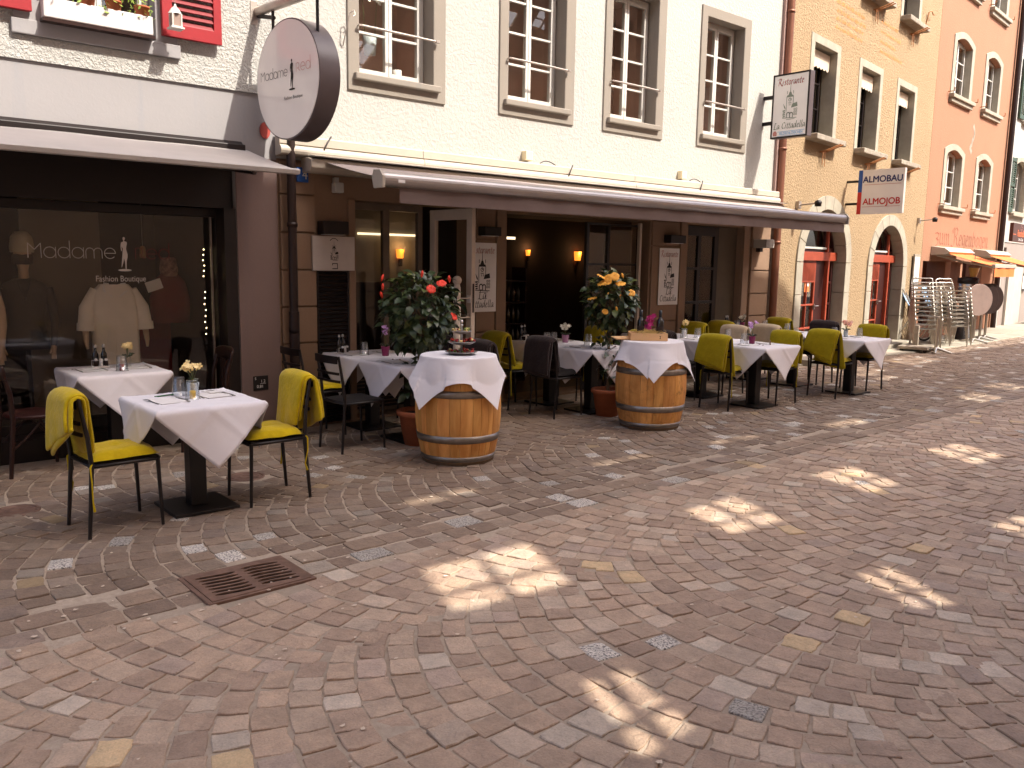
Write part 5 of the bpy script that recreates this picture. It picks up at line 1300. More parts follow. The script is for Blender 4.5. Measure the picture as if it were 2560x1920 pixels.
def petals(cx, cy, n, where, z=.745):
    for k in range(n):
        a = MB(); P = [[(-.014+.028*i/3, (-.011+.022*j/3)*(1-.35*abs(2*i/3-1)), .002+.006*((i/3-.5)**2+(j/3-.5)**2)*3) for j in range(4)] for i in range(4)]; a.grid(P)
        o = ob('rose_petal', a, pm('dark red rose petal', (110,22,34), .6, .2, 30), loc=(cx+rng.normal(0,.10),cy+rng.normal(0,.10),z), rz=rng.uniform(0,6)); tag(o, 'dark red rose petals scattered on the cloth of the '+where, 'petal', 'rose petals on the '+where)

# ---- table columns and their chairs
T = {}
def tbl(key, x, y, desc, s): 
    T[key] = (x,y); table(x, y, 'dark square pedestal table, '+desc)
    drape('tablecloth', x, y, 'white diagonal tablecloth, '+desc+' table', s=s)
tbl('T1', 2.02, 5.63, 'nearest at the front left', .4)
tbl('T2', 2.03, 7.47, 'against the boutique window', 2.2)
tbl('T3', 4.44, 6.62, 'just left of the first barrel', 1.3)
tbl('T3b', 4.44, 7.33, 'beside the louvred shutter', 3.3)
tbl('T4', 6.93, 6.67, 'front one between the barrels', 5.0)
tbl('T4b', 6.93, 7.36, 'wall one between the barrels', 2.7)
tbl('T5', 8.92, 6.62, 'behind the reservation card table', 4.1)
tbl('T5b', 8.92, 7.33, 'by the wall under the fully visible poster', 1.9)
tbl('T6', 8.84, 5.77, 'carrying the small reservation card', 3.6)
tbl('T7', 10.87, 6.48, 'in front of the left red arched door', .9)
tbl('T7b', 10.87, 7.22, 'by the sunlit grooved pilaster', 5.5)
tbl('T8', 10.85, 5.62, 'last on the right with pale blue vase', 2.5)
CH_ = [ # x, y, deg, blanket material, pad material, where, kwargs
 (1.49,5.54,4,M_felt,M_felt,'left of the nearest table',dict(w=.38,lo=.30,li=.40,skew=-.12,s=1.0)),
 (2.50,5.56,180,M_felt,M_felt,'right of the nearest table',dict(w=.38,lo=.38,li=.35,skew=.07,s=2.6)),
 (3.80,6.60,2,None,None,'bare in front left of the first barrel',{}),
 (3.80,7.30,0,None,M_felt,'half behind the dark drainpipe',{}),
 (5.10,6.72,180,M_greyb,None,'behind the red hibiscus, nearer one',dict(w=.40,lo=.3,li=.3,skew=.02,s=.3)),
 (5.10,7.38,180,M_greyb,None,'behind the red hibiscus, by the wall',dict(w=.40,lo=.3,li=.3,skew=.02,s=1.3)),
 (6.44,6.72,3,M_greyb,M_seatdark,'between the barrels, nearest the viewer',dict(w=.40,lo=.40,li=.34,skew=.02,s=.9)),
 (6.40,7.42,0,M_felt2,M_felt2,'right behind the first barrel',dict(w=.40,lo=.30,li=.32,skew=.10,s=3.2)),
 (7.50,7.40,172,M_felt2,M_felt2,'inside the big opening between the barrels',dict(w=.42,lo=.28,li=.3,skew=.0,s=5.2)),
 (7.55,6.67,180,M_felt2,M_felt2,'hidden behind the yellow hibiscus',dict(w=.42,lo=.28,li=.3,skew=.0,s=1.2)),
 (8.32,6.60,0,M_greyb,M_seatdark,'right behind the second barrel',dict(w=.41,lo=.42,li=.36,skew=.0,s=2.2)),
 (8.42,5.90,6,M_felt2,M_felt2,'left of the reservation card table',dict(w=.40,lo=.36,li=.42,skew=.06,s=.2)),
 (9.20,5.75,180,M_felt2,M_felt2,'right of the reservation card table',dict(w=.42,lo=.36,li=.40,skew=-.03,s=4.4)),
 (9.32,6.60,178,M_cream,M_cream,'left one of the two cream draped',dict(w=.42,lo=.30,li=.30,skew=-.03,s=1.9)),
 (9.32,7.25,180,M_felt2,M_felt2,'under the fully visible poster',dict(w=.42,lo=.28,li=.30,skew=-.02,s=2.9)),
 (10.38,7.20,0,M_felt2,M_felt2,'before the glazed doors',dict(w=.42,lo=.28,li=.30,skew=.02,s=3.9)),
 (10.38,6.46,0,M_cream,M_cream,'right one of the two cream draped',dict(w=.42,lo=.30,li=.30,skew=.03,s=.7)),
 (11.36,7.20,180,M_felt2,M_felt2,'next to the copper drainpipe',dict(w=.42,lo=.28,li=.30,skew=.02,s=5.9)),
 (11.30,6.42,180,M_greyb,M_seatdark,'in front of the left arch',dict(w=.44,lo=.16,li=.16,skew=-.03,s=1.1)),
 (10.36,5.62,4,M_felt2,M_felt2,'left of the last table',dict(w=.42,lo=.34,li=.44,skew=.10,s=3.0)),
 (11.26,5.66,180,M_felt2,M_felt2,'right of the last table',dict(w=.42,lo=.24,li=.24,skew=.0,s=4.9)),
]
MN = {M_felt.name:'chartreuse felt', M_felt2.name:'olive green felt', M_cream.name:'cream wool', M_greyb.name:'charcoal grey wool', M_seatdark.name:'black'}
for i, (x,y,d,bm,pmt,ds,kw) in enumerate(CH_):
    chair(x, y, d, 'dark metal ladder-back chair '+ds)
    if bm: blanket(x, y, d, bm, f'{MN[bm.name]} blanket on the chair {ds}', **kw)
    if pmt: pad(x, y, d, pmt, f'{MN[pmt.name]} seat cushion on the chair {ds}', s=i*1.7, ties=i < 14)
# ---- bistro wooden chairs at the boutique window
def bistro(x, y, deg, label):
    t = thing('bistro_chair', label, 'chair', (x,y,0), R(deg), 'brown wooden bistro chairs')
    for sy in (-1,1):
        a = MB(); a.tube([(-.23,sy*.185,0),(-.19,sy*.18,.45),(-.20,sy*.185,.65),(-.24,sy*.19,.80)], [.015,.020,.018,.016], 10); ob('back_leg', a, M_wood_dark, t)
        a = MB(); a.tube([(.20,sy*.18,0),(.17,sy*.165,.43)], [.013,.019], 10); ob('front_leg', a, M_wood_dark, t)
        a = MB(); a.tube(bez((-.19,sy*.17,.22),(-.0,sy*.17,.38),(.0,sy*.16,.43),8), .009, 6); a.tube(bez((.19,sy*.165,.2),(.02,sy*.165,.36),(.0,sy*.16,.43),8), .009, 6); ob('bentwood_brace', a, M_wood_dark, t)
    a = MB(); n = 24; a.lathe([(0,.435),(.195,.435),(.21,.445),(.21,.46),(.2,.468),(.17,.462),(0,.46)], n); ob('seat', a, pm('dark red seat', (50,18,15), .5, .2, 8), t)
    a = MB(); P = []
    for k in np.linspace(-1,1,13): P.append([(-.235-.05*(1-k*k)-.003, k*.225, .76-.01*k*k), (-.255-.05*(1-k*k), k*.225, .885-.03*k**4)])
    a.grid(P); o = ob('top_rail', a, M_wood_dark, t); sd = o.modifiers.new('thick','SOLIDIFY'); sd.thickness = .026; o.modifiers.new('b','BEVEL').width = .008
    for k in (-.09,-.03,.03,.09): a = MB(); a.box(-.255,-.242,k-.014,k+.014,.45,.78); ob('splat', a, M_wood_dark, t, .003)
bistro(1.40, 7.36, 4, 'brown wooden bistro chair at the left edge of the boutique window table')
bistro(2.72, 7.45, 176, 'brown wooden bistro chair hidden behind the nearest yellow chair and table')
# ---- what lies on the tables
x, y = T['T1']; setting(x-.17,y-.02,92,'at the left place of the nearest table'); setting(x+.16,y+.05,88,'at the right place of the nearest table')
tumbler(x-.02,y+.20,'upturned tumbler behind the orchid on the nearest table'); tumbler(x+.0,y-.0,'upturned tumbler over a yellow candle on the nearest table'); candle(x,y,M_candle,'yellow candle under the tumbler on the nearest table')
posy(x+.05,y+.13,'cream orchid in a small pot between the tumblers on the nearest table',M_potgrey,M_cremefl,nf=9,h=.215,spread=.085)
o = ob('ballpoint_pen', MB().tube([(-.07,0,.006),(.07,0,.006)], .005, 8), pm('green pen', (60,110,70), .4), loc=(x-.12,y+.20,.744), rz=R(15)); tag(o, 'green pen lying behind the left place of the nearest table', 'pen')
o = ob('printed_card', MB().box(-.05,.05,-.06,.06,0,.003), M_napkin, loc=(x+.20,y+.17,.752), rz=R(10)); tag(o, 'white card with dark print at the back of the nearest table', 'card')
o2 = ob('print', MB().box(-.03,.03,.02,.045,.0031,.0034), M_inkgrey, o)
x, y = T['T2']; setting(x-.17,y-.0,92,'at the left place of the boutique window table'); setting(x+.18,y+.0,88,'at the right place of the boutique window table')
tumbler(x+.03,y-.14,'upturned tumbler over a red candle on the boutique window table'); candle(x+.03,y-.14,M_candler,'wine red candle under the tumbler on the boutique window table')
cruet(x-.05,y+.17,'oil and vinegar set on the boutique window table'); posy(x+.13,y+.05,'yellow narcissus in a small vase on the boutique window table',M_glass,M_cremefl,nf=6,h=.19,spread=.045,kind_='vase')
for key, wh in (('T3','first barrel table'),('T3b','table by the louvred shutter'),('T4','table between the barrels'),('T4b','wall table between the barrels'),('T5','middle table behind the sign card table'),('T6','sign card table'),('T7','table before the left arch'),('T8','last table')):
    x, y = T[key]; setting(x-.19,y,92,'at the left place of the '+wh); setting(x+.19,y,88,'at the right place of the '+wh)
x, y = T['T3']; tumbler(x+.16,y+.12,'upturned tumbler, left one at the right place of the first barrel table'); tumbler(x+.20,y-.12,'upturned tumbler, front one beside the first barrel'); petals(x+.05,y+.05,5,'first barrel table')
x, y = T['T3b']; tumbler(x-.12,y-.05,'upturned tumbler left of the plum pot'); posy(x+.02,y-.22,'lilac orchid in a plum pot on the table by the louvred shutter',M_potpurple,M_lilac,nf=3,h=.27,spread=.03); cruet(x-.24,y+.16,'oil and vinegar set in front of the louvred shutter')
x, y = T['T4']; tumbler(x+.06,y+.12,'upturned tumbler in the middle of the table between the barrels'); tumbler(x+.26,y+.02,'upturned tumbler close to the yellow hibiscus trunk'); petals(x+.1,y+.0,5,'table between the barrels')
x, y = T['T4b']; posy(x+.05,y-.20,'white narcissus in a lilac pot on the table between the barrels',M_potlilac,M_whitefl,nf=6,h=.19,spread=.045); tumbler(x-.17,y-.12,'upturned tumbler above the charcoal blanket, left of two'); tumbler(x-.08,y-.14,'upturned tumbler above the charcoal blanket, right of two'); cruet(x-.26,y+.18,'oil and vinegar set beside the olive blanket at the wall')
x, y = T['T5']; tumbler(x-.2,y+.15,'upturned tumbler just above the second barrel'); tumbler(x+.02,y+.10,'upturned tumbler next to the small white vase'); tumbler(x+.28,y-.18,'upturned tumbler left of the cream blanket'); posy(x-.08,y+.24,'cream narcissus in a small white vase behind the second barrel',M_signwhite,M_cremefl,nf=5,h=.2,spread=.045,kind_='vase')
x, y = T['T6']; posy(x+.02,y+.08,'lilac orchid in a plum pot behind the sign card',M_potpurple,M_lilac,nf=4,h=.27,spread=.07); tumbler(x-.06,y+.14,'upturned tumbler beside the plum pot of the sign card table'); petals(x-.06,y+.02,4,'sign card table')
o = ob('table_sign', MB().prism([(-.050,0),(.050,0),(.05,.05),(-.05,.05)], -.004, .004), pm('bronze sign card', (110,70,50), .4, .1, 8), loc=(x+.1,y-.12,.746), rz=R(38)); tag(o, 'small bronze reservation card standing on the front table', 'sign card')
x, y = T['T7']; tumbler(x-.05,y+.1,'upturned tumbler by the dark draped chair'); 
x, y = T['T7b']; tumbler(x-.2,y+.1,'upturned tumbler near the sunlit pilaster'); tumbler(x+.22,y-.1,'upturned tumbler in front of the ochre wall'); posy(x+.0,y+.15,'pink white cyclamen in front of the ochre wall',M_potpurple,M_whitefl,nf=8,h=.17,spread=.07); cruet(x-.28,y+.2,'oil and vinegar set in front of the grooved pilaster')
x, y = T['T8']; posy(x+.02,y+.1,'pink blossoms in a pale blue vase on the last table',M_potgrey,pm('pale pink petal', (240,180,160), .6),nf=8,h=.2,spread=.07,kind_='vase'); tumbler(x+.16,y-.02,'upturned tumbler on the last table right of the vase'); tumbler(x-.1,y+.2,'upturned tumbler on the last table left of the vase')

# ---- barrels
def barrel(x, y, label, seed, age, rot):
    t = thing('wine_barrel', label, 'barrel', (x,y,0), R(rot), 'oak wine barrels used as standing tables'); H, rb, rh_ = .90, .368, .300
    rad = lambda z: rh_+(rb-rh_)*(1-((z-H/2)/(H/2))**2)
    M = barrel_mat(seed, age); n = 26; w0 = 0; ws = [rng.uniform(.7,1.35) for _ in range(n)]; tot = sum(ws)
    for k in range(n):
        t0 = 2*math.pi*w0/tot; w0 += ws[k]; t1 = 2*math.pi*w0/tot; g = .0035; P = []; m = 13
        for i in range(m):
            z = H*i/(m-1); r = rad(z); row = []
            for tt in np.linspace(t0,t1,4):
                gg = g/r; ta = min(max(tt, t0+gg*.4), t1-gg*.4); dd = .0025 if tt in (t0,t1) else 0
                row.append(((r-dd)*math.cos(ta), (r-dd)*math.sin(ta), z))
            P.append(row)
        P2 = [[(p[0]*.93,p[1]*.93,p[2]) for p in r] for r in P]
        a = MB(); a.grid([r for r in P], True)
        for i in range(m-1):
            for j in (0,3): a.add([P[i][j],P[i+1][j],P2[i+1][j],P2[i][j]], [(0,1,2,3)])
        for i in (0,m-1): a.add([P[i][j] for j in range(4)]+[P2[i][j] for j in (3,2,1,0)], [tuple(range(8))])
        me = a.mesh('stave', M); c = rng.uniform(.82,1.12); set_col(me, [(c,c*rng.uniform(.96,1.02),c*.98,1)]*len(a.v))
        o = bpy.data.objects.new('stave', me); COL.objects.link(o); o.parent = t
    a = MB(); a.lathe([(0,H-.03),(rh_*.95,H-.03),(rh_*.95,H-.05),(0,H-.05)], 40); ob('head', a, M, t)
    for (z0, z1, m_) in ((.03,.075,M_hoop),(.195,.255,M_hoop),(.575,.635,M_hoop),(.83,.875,M_hoop)):
        a = MB(); a.lathe([(rad(z0)-.002,z0),(rad(z0)+.004,z0),(rad(z1)+.004,z1),(rad(z1)-.002,z1)], 56, cap=False); th = rng.uniform(0,6)
        for q in (0,.03): a.lathe([(0,-.003),(.004,-.002),(.005,.002),(0,.004)], 6, ((rad((z0+z1)/2)+.004)*math.cos(4.3+q*3), (rad((z0+z1)/2)+.004)*math.sin(4.3+q*3), (z0+z1)/2))
        ob('hoop', a, m_, t)
    a = MB(); a.lathe([(rh_-.002,.0),(rh_+.005,.001),(rad(.028)+.003,.028)], 56, cap=False); ob('chime', a, pm('weathered grey oak end', (110,92,74), .85, .25, 14, .2, 40, stretch=(1,1,.2)), t)
barrel(4.30, 5.70, 'oak barrel with bright hoops and a tiered snack stand on its white cloth', 0., .3, 20)
barrel(6.80, 5.68, 'weathered oak barrel with dark hoops carrying the wine box', 3.0, 1.0, 75)
def round_drape(cx, cy, label, side, deg, r=.305, z=.903, s=0., N=84, fold=.035, nf=4):
    t = thing('barrel_cloth', label, 'tablecloth', (cx,cy,z), R(deg), 'white cloths on the barrels'); P = []; br = .018
    for i in range(N+1):
        row = []
        for j in range(N+1):
            u, v = side*(i/N-.5), side*(j/N-.5); q = math.hypot(u,v); th = math.atan2(v,u); e = q-r
            if e <= 0: row.append((u, v, .002*nz(u*5+s,v*5))); continue
            a_ = min(e/br, math.pi/2); rest = max(0, e-br*math.pi/2)
            wv = math.sin(th*nf/2*2*.5*2+s+.8*math.sin(th*2+s)); f = fold*min(1,rest/.16)
            # corners (far from centre) hang straighter; folds form between
            rr = r+br*math.sin(a_)+rest*.12+f*(.55+wv)*.9+.02*min(1,rest/.2)+.30*max(0,rest-.17)
            dn = br*(1-math.cos(a_))+rest*(.985-.10*(wv > 0)*min(1,rest/.2))
            t2 = th+.12*math.cos(th*nf+s)*min(1,rest/.12)*.5; zz_ = max(.05,.9-dn); rr = max(rr, .300+.068*(1-((zz_-.45)/.45)**2)+.016+.012*max(0,wv))
            row.append((rr*math.cos(t2), rr*math.sin(t2), -dn))
        P.append(row)
    o = ob('cloth', MB().grid(P), M_cloth, t); sd = o.modifiers.new('thick','SOLIDIFY'); sd.thickness = .0022; sd.offset = 1; o.modifiers.new('sub','SUBSURF').render_levels = 1
round_drape(4.30, 5.70, 'white cloth draped in soft points over the barrel with the snack stand', 1.06, 55, s=1.2)
round_drape(6.80, 5.68, 'white cloth draped over the weathered barrel under the wine box', 1.06, 85, s=2.9)
# tiered stand with snacks
ts = thing('tiered_stand', 'three tier steel snack stand on the first barrel', 'cake stand', (4.30,5.66,.905)); a = MB()
a.lathe([(0,.0),(.008,.0),(.008,.235),(.014,.245),(.012,.25),(.006,.255)], 10); a.lathe([(0,.255),(.012,.262),(.014,.275),(.008,.29),(0,.292)], 12); ob('stem', a, M_steel, ts)
snacks = []
for z, r in ((.004,.135),(.088,.118),(.178,.085)):
    a = MB(); a.lathe([(0,z),(r*.7,z),(r,z+.018),(r+.004,z+.02),(r,z+.022),(r*.7,z+.004),(0,z+.004)], 28); ob('tier_plate', a, M_steel, ts); snacks.append((z,r))
for ti, (z, r) in enumerate(snacks):
    t = thing('snack_bites', ('salad leaf and salami bites heaped on the lowest tier','tomato bites heaped on the middle tier','cheese and olive bites heaped on the top tier')[ti], 'snacks', (4.30,5.66,.905+z+.006))
    for k in range((30,24,18)[ti]):
        an = rng.uniform(0,6.28); rr = r*math.sqrt(rng.uniform(.05,.85)); h = rng.uniform(.009,.018)
        a = MB(); a.lathe([(0,-h*.6),(h*.9,-h*.3),(h,h*.3),(h*.5,h*.8),(0,h)], 7, (0,0,0)); a.xf(Matrix.Rotation(rng.uniform(-.8,.8),4,'X') @ Matrix.Diagonal((1,rng.uniform(.5,1.2),rng.uniform(.5,1),1)))
        mm = ([M_food4,M_food3,M_food1,M_food2],[M_food1,M_food1,M_food4,M_food2],[M_food2,M_food2,M_food3,M_food1])[ti][int(rng.integers(0,4))]
        ob('bite', a, mm, t, loc=(rr*math.cos(an),rr*math.sin(an),h*.8+rng.uniform(0,.018)))
# wine box, bottles, straw, orchid
wb = thing('wine_box', 'shallow pale pine wine box on the weathered barrel', 'box', (6.79,5.66,.907), R(-42))
for nm, b in (('side_board',(-.24,.12,-.115,-.105,0,.075)),('side_board',(-.24,.12,.105,.115,0,.075)),('end_board',(-.25,-.24,-.115,.115,0,.075)),('end_board',(.12,.13,-.115,.115,0,.075)),('bottom_board',(-.24,.12,-.105,.105,0,.008))):
    a = MB(); a.box(*b); ob(nm, a, M_pine, wb, .0015, seg=1)
a = MB(); a.box(.05,.056,-.1156,-.1151,.02,.05); a.box(.045,.06,-.1156,-.1151,.045,.05); a.box(.045,.06,-.1156,-.1151,.02,.024); ob('brand_stamp', a, M_soil, wb)
lid = thing('box_lid', 'pine lid of the wine box lying behind it on the cloth', 'lid', (6.62,5.86,.915), R(-25), rot=(R(4),0,R(-25))); a = MB(); a.box(-.16,.16,-.08,.08,0,.012); ob('board', a, M_pine, lid, .002)
for (bx, by, lab) in ((6.70,5.76,'dark wine bottle left of the magenta orchid'),(6.845,5.625,'dark wine bottle right of the magenta orchid')):
    t = thing('wine_bottle', lab, 'bottle', (bx,by,.916), 0, 'two bottles in the wine box'); a = MB(); a.lathe([(0,0),(.034,0),(.0375,.004),(.0375,.165),(.034,.19),(.018,.215),(.0145,.23),(.0145,.295),(0,.295)], 24); ob('body', a, M_bottle, t)
    a = MB(); a.lathe([(.015,.228),(.0155,.232),(.0155,.297),(0,.298)], 20); ob('capsule', a, M_foil, t); a = MB(); a.lathe([(.0379,.04),(.0381,.042),(.0381,.13),(.0379,.132)], 24, cap=False); ob('label', a, pm('dark label', (52,40,36), .6, .3, 30), t)
st = MB()
for k in range(110):
    p = Vector((6.74+rng.normal(0,.07), 5.70+rng.normal(0,.06), .965+abs(rng.normal(0,.012)))); d = Vector((rng.normal(),rng.normal(),rng.normal()*.3)).normalized()*rng.uniform(.05,.1)
    st.tube(bez(p-d, p+Vector((rng.normal(0,.03),rng.normal(0,.03),rng.uniform(.0,.06))), p+d, 5), .0016, 3, False)
o = ob('packing_straw', st, M_straw); o['kind'] = 'stuff'
t = thing('orchid_spray', 'magenta orchid spray standing between the two wine bottles', 'flower', (6.775,5.70,.93)); a = MB(); a.tube([(0,0,0),(.005,0,.1),(-.01,0,.2)], .003, 6); ob('stem', a, M_leaf2, t); a = MB()
for k in range(16): blossom(a, (rng.normal(0,.022),rng.normal(0,.022),.10+.13*k/15), .026, 0, 5, (rng.normal()-.5,rng.normal()-.7,.4))
ob('blossoms', a, M_pink, t)
# ---- potted hibiscus trees
def leaf_mesh(m, k):
    a = MB(); n = 5; P = []
    for i in range(n+1):
        t = i/n; w = .5*math.sin(math.pi*min(1,t*.92+.06))**.8*(1-.25*t); P.append([(t, -w*.72, .10*math.sin(t*3)-.28*t*t+.12*w), (t, 0, .10*math.sin(t*3)-.28*t*t), (t, w*.72, .10*math.sin(t*3)-.28*t*t+.12*w)])
    return a.grid(P).mesh('leaf', m)
LEAVES = [leaf_mesh(M_leaf,0), leaf_mesh(M_leaf2,1)]
def hibiscus(name, label, x, y, pot_r, pot_h, trunk_h, cz, rx, rz_, petal, nleaf, flowers, low=0.):
    t = thing(name, label, 'potted tree', (x,y,0), 0, 'potted hibiscus trees')
    a = MB(); a.lathe([(0,.0),(pot_r*.70,0),(pot_r*.93,pot_h*.84),(pot_r*1.02,pot_h*.85),(pot_r*1.06,pot_h*.9),(pot_r*1.06,pot_h*.98),(pot_r*1.02,pot_h),(pot_r*.92,pot_h),(pot_r*.88,pot_h*.86),(0,pot_h*.86)], 36); ob('pot', a, M_terra, t)
    a = MB(); a.lathe([(0,pot_h*.89),(pot_r*.88,pot_h*.875)], 24); ob('soil', a, M_soil, t)
    a = MB(); a.tube([(.0,0,pot_h*.8),(.008,.005,trunk_h*.55),(-.006,0,trunk_h),(.0,.0,cz)], [.020,.017,.015,.009], 9); ob('trunk', a, M_bark, t)
    br = MB(); tips = []
    for k in range(34):
        an = rng.uniform(0,6.28); el = rng.uniform(-.5,1.4); L = rng.uniform(.6,1.0)
        tip = Vector((rx*L*math.cos(an)*math.cos(el), rx*L*math.sin(an)*math.cos(el), rz_*L*math.sin(el))); base = Vector((0,0,rng.uniform(trunk_h,cz)))
        tp = Vector((0,0,cz))+tip; br.tube(bez(base, (base+tp)/2+Vector((0,0,.03)), tp, 5), [.006,.005,.004,.004,.003,.002], 5); tips.append(tp)
    ob('branches', br, M_bark, t)
    rest = MB(); cnt = 0
    for k in range(nleaf):
        for _ in range(30):
            p = Vector((rng.uniform(-1,1),rng.uniform(-1,1),rng.uniform(-1,1)))
            if .25 < p.length < 1 and rng.random() < p.length**1.5: break
        lump = 1+.22*nz(p.x*2.3+x*3,p.y*2.3,p.z*2.3)
        q = Vector((p.x*rx*lump*(1-.25*max(0,-p.z)), p.y*rx*lump*(1-.25*max(0,-p.z)), cz+p.z*rz_*lump))
        out = Vector((p.x,p.y,p.z*.4+rng.normal(0,.3))).normalized(); d = (out+Vector((rng.normal(0,.5),rng.normal(0,.5),-.25+rng.normal(0,.3)))).normalized()
        nrm = (Vector((0,0,1))*.8+out*.6+Vector((rng.normal(0,.35),rng.normal(0,.35),0))); nrm = (nrm-d*nrm.dot(d)).normalized(); sd_ = nrm.cross(d)
        s_ = rng.uniform(.07,.122); m4 = Matrix((d*s_, sd_*s_, nrm*s_)).transposed().to_4x4(); m4.translation = q
        vis = p.x*-.55+p.y*-.83
        if vis > -.25 and cnt < 300:
            o = bpy.data.objects.new('leaf', LEAVES[1 if rng.random() < (.55 if p.z > .45 else .15) else 0]); COL.objects.link(o); o.parent = t; o.matrix_local = m4; cnt += 1
        else:
            me = LEAVES[0]; rest.add([m4 @ v.co for v in me.vertices], [tuple(f.vertices) for f in me.polygons], True)
    if low:
        for k in range(90):
            q = Vector((rng.normal(0,.07),rng.normal(0,.07),rng.uniform(low,trunk_h+.1))); d = Vector((rng.normal(),rng.normal(),rng.normal(0,.5)-.4)).normalized(); nrm = Vector((rng.normal(0,.5),rng.normal(0,.5),1)); nrm = (nrm-d*nrm.dot(d)).normalized(); s_ = rng.uniform(.06,.1)
            m4 = Matrix((d*s_, nrm.cross(d)*s_, nrm*s_)).transposed().to_4x4(); m4.translation = q; me = LEAVES[0]; rest.add([m4 @ v.co for v in me.vertices], [tuple(f.vertices) for f in me.polygons], True)
    o = ob('foliage', rest, M_leaf, t); o['kind'] = 'stuff'
    # flowers: offsets seen from the camera (right, up)
    rv = Vector((math.cos(YAW),-math.sin(YAW),0)); cv = Vector((-x,-y,0)).normalized()
    for (fr_, fu, r, bud) in flowers:
        c = rv*fr_+cv*(rx*math.sqrt(max(.05,1-(fr_/rx*.8)**2))*.85)+Vector((0,0,cz+fu)); a = MB()
        if bud: a.lathe([(0,-.03),(.010,-.01),(.014,.015),(.007,.035),(0,.04)], 7, c); a.xf(Matrix.Translation(c) @ Matrix.Rotation(rng.uniform(-.5,.5),4,'Y') @ Matrix.Translation(-c))
        else:
            up_ = (cv*.8+Vector((rng.normal(0,.4),rng.normal(0,.4),.8))).normalized(); e1 = up_.orthogonal().normalized(); e2 = up_.cross(e1)
            for k in range(5):
                th = 2*math.pi*k/5; d = e1*math.cos(th)+e2*math.sin(th); e = e1*-math.sin(th)+e2*math.cos(th)
                P = [[c+d*r*s_+e*r*w_*(.25+.75*math.sin(math.pi*min(1,s_*.75+.1)))*.62+up_*r*(.55*s_-.45*s_*s_*(1+.5*w_*w_)+.10*math.sin(s_*9+w_*4+k)) for w_ in (-1,-.3,.3,1)] for s_ in (0,.3,.6,.85,1.05)]
                a.grid(P)
        o = ob('flower', a, petal, t)
hibiscus('red_hibiscus', 'red flowering hibiscus tree in a terracotta pot behind the first barrel', 4.36, 6.37, .20, .32, .72, 1.22, .345, .36, M_red, 560,
  [(.19,.27,.043,0),(.10,.22,.042,0),(.30,-.02,.038,0),(-.325,.22,.05,1),(-.33,.30,.05,1),(-.335,.15,.045,1),(.02,.34,.045,1),(.26,.30,.04,1)], .45)
hibiscus('yellow_hibiscus', 'apricot flowering hibiscus tree in a terracotta pot left of the second barrel', 6.88, 6.36, .175, .30, .80, 1.27, .27, .30, M_apri, 430,
  [(-.10,.20,.052,0),(-.20,.035,.050,0),(-.11,.27,.05,0),(.035,.275,.050,0),(.10,.20,.054,0),(-.035,.25,.05,0),(.22,.10,.042,0),(.12,.28,.05,1),(-.02,.07,.04,1),(.10,.065,.042,1),(-.055,-.10,.035,0),(.07,-.08,.038,1),(-.045,.21,.050,0)], .42)
# white newel post
t = thing('turned_post', 'white painted post with ball top in front of the open door leaf', 'post', (5.24,6.98,0)); a = MB(); a.lathe([(0,0),(.14,0),(.14,.03),(.045,.05),(.038,.06),(.038,1.41),(.030,1.43),(.030,1.445)], 18); ob('shaft', a, M_leaf_d, t)
a = MB(); a.lathe([(0,1.44)]+[(.047*math.sin(q), 1.485-.047*math.cos(q)) for q in np.linspace(.4,3.1,9)]+[(0,1.532)], 18); ob('ball', a, M_leaf_d, t); a = MB(); a.tube([(.03,.0,1.3),(.17,.0,1.3)], .008, 8); a.tube([(.03,0,1.1),(.17,0,1.1)], .008, 8); ob('rail', a, M_leaf_d, t)

# ---- boutique display
def mannequin(x, y, label, deg, hat, top, arm):
    t = thing('mannequin', label, 'mannequin', (x,y,.12), R(deg)); H = 1.0
    a = MB(); prof = [(0,1.28),(.03,1.285),(.055,1.30),(.050,1.35),(.046,1.42),(.055,1.46),(.074,1.50),(.082,1.56),(.08,1.63),(.055,1.70),(.0,1.715)]
    a.lathe(prof, 18); a.v = [(p[0]*.85,p[1],p[2]) for p in a.v]; ob('head', a, M_skin, t)
    a = MB(); a.lathe([(.0,.72),(.16,.72),(.15,.85),(.125,.98),(.15,1.12),(.17,1.22),(.15,1.30),(.07,1.345),(.0,1.36)], 22); a.v = [(p[0]*1.12,p[1]*.72,p[2]) for p in a.v]; ob('torso', a, top, t)
    for sx in (-1,1):
        a = MB(); a.tube([(sx*.175,0,1.26),(sx*.215,.0,1.10),(sx*.225,-.02,.95),(sx*.20,-.06,.74)], [.048,.042,.034,.024], 10); ob('arm', a, top if arm else M_skin, t)
        a = MB(); a.tube([(sx*.20,-.06,.745),(sx*.195,-.08,.68)], [.025,.018], 8)
        for k in range(4): a.tube([(sx*(.185+.008*k),-.078,.69),(sx*(.180+.009*k),-.095,.63)], .007, 5)
        a.tube([(sx*.18,-.07,.72),(sx*.165,-.095,.68)], .008, 5); ob('hand', a, M_skin, t)
    a = MB(); a.lathe([(0,.0),(.16,.0),(.16,.015),(.02,.02),(.02,.72),(.0,.72)], 16); ob('stand', a, M_dark, t)
    if hat:
        a = MB(); a.lathe([(.088,1.575),(.095,1.58),(.098,1.63),(.085,1.71),(.05,1.755),(.0,1.765)], 18); ob('beanie', a, M_beanie, t)
        a = MB(); a.lathe([(.078,1.47),(.084,1.48),(.086,1.54),(.08,1.56)], 18, cap=False); ob('scarf', a, M_navy, t)
        a = MB(); a.tube([(-.05,-.10,1.33),(-.03,-.13,1.25),(0,-.14,1.19),(.03,-.13,1.25),(.05,-.10,1.33)], .004, 5); a.lathe([(0,-.02),(.014,0),(0,.02)], 8, (0,-.14,1.175)); ob('necklace', a, M_ink, t)
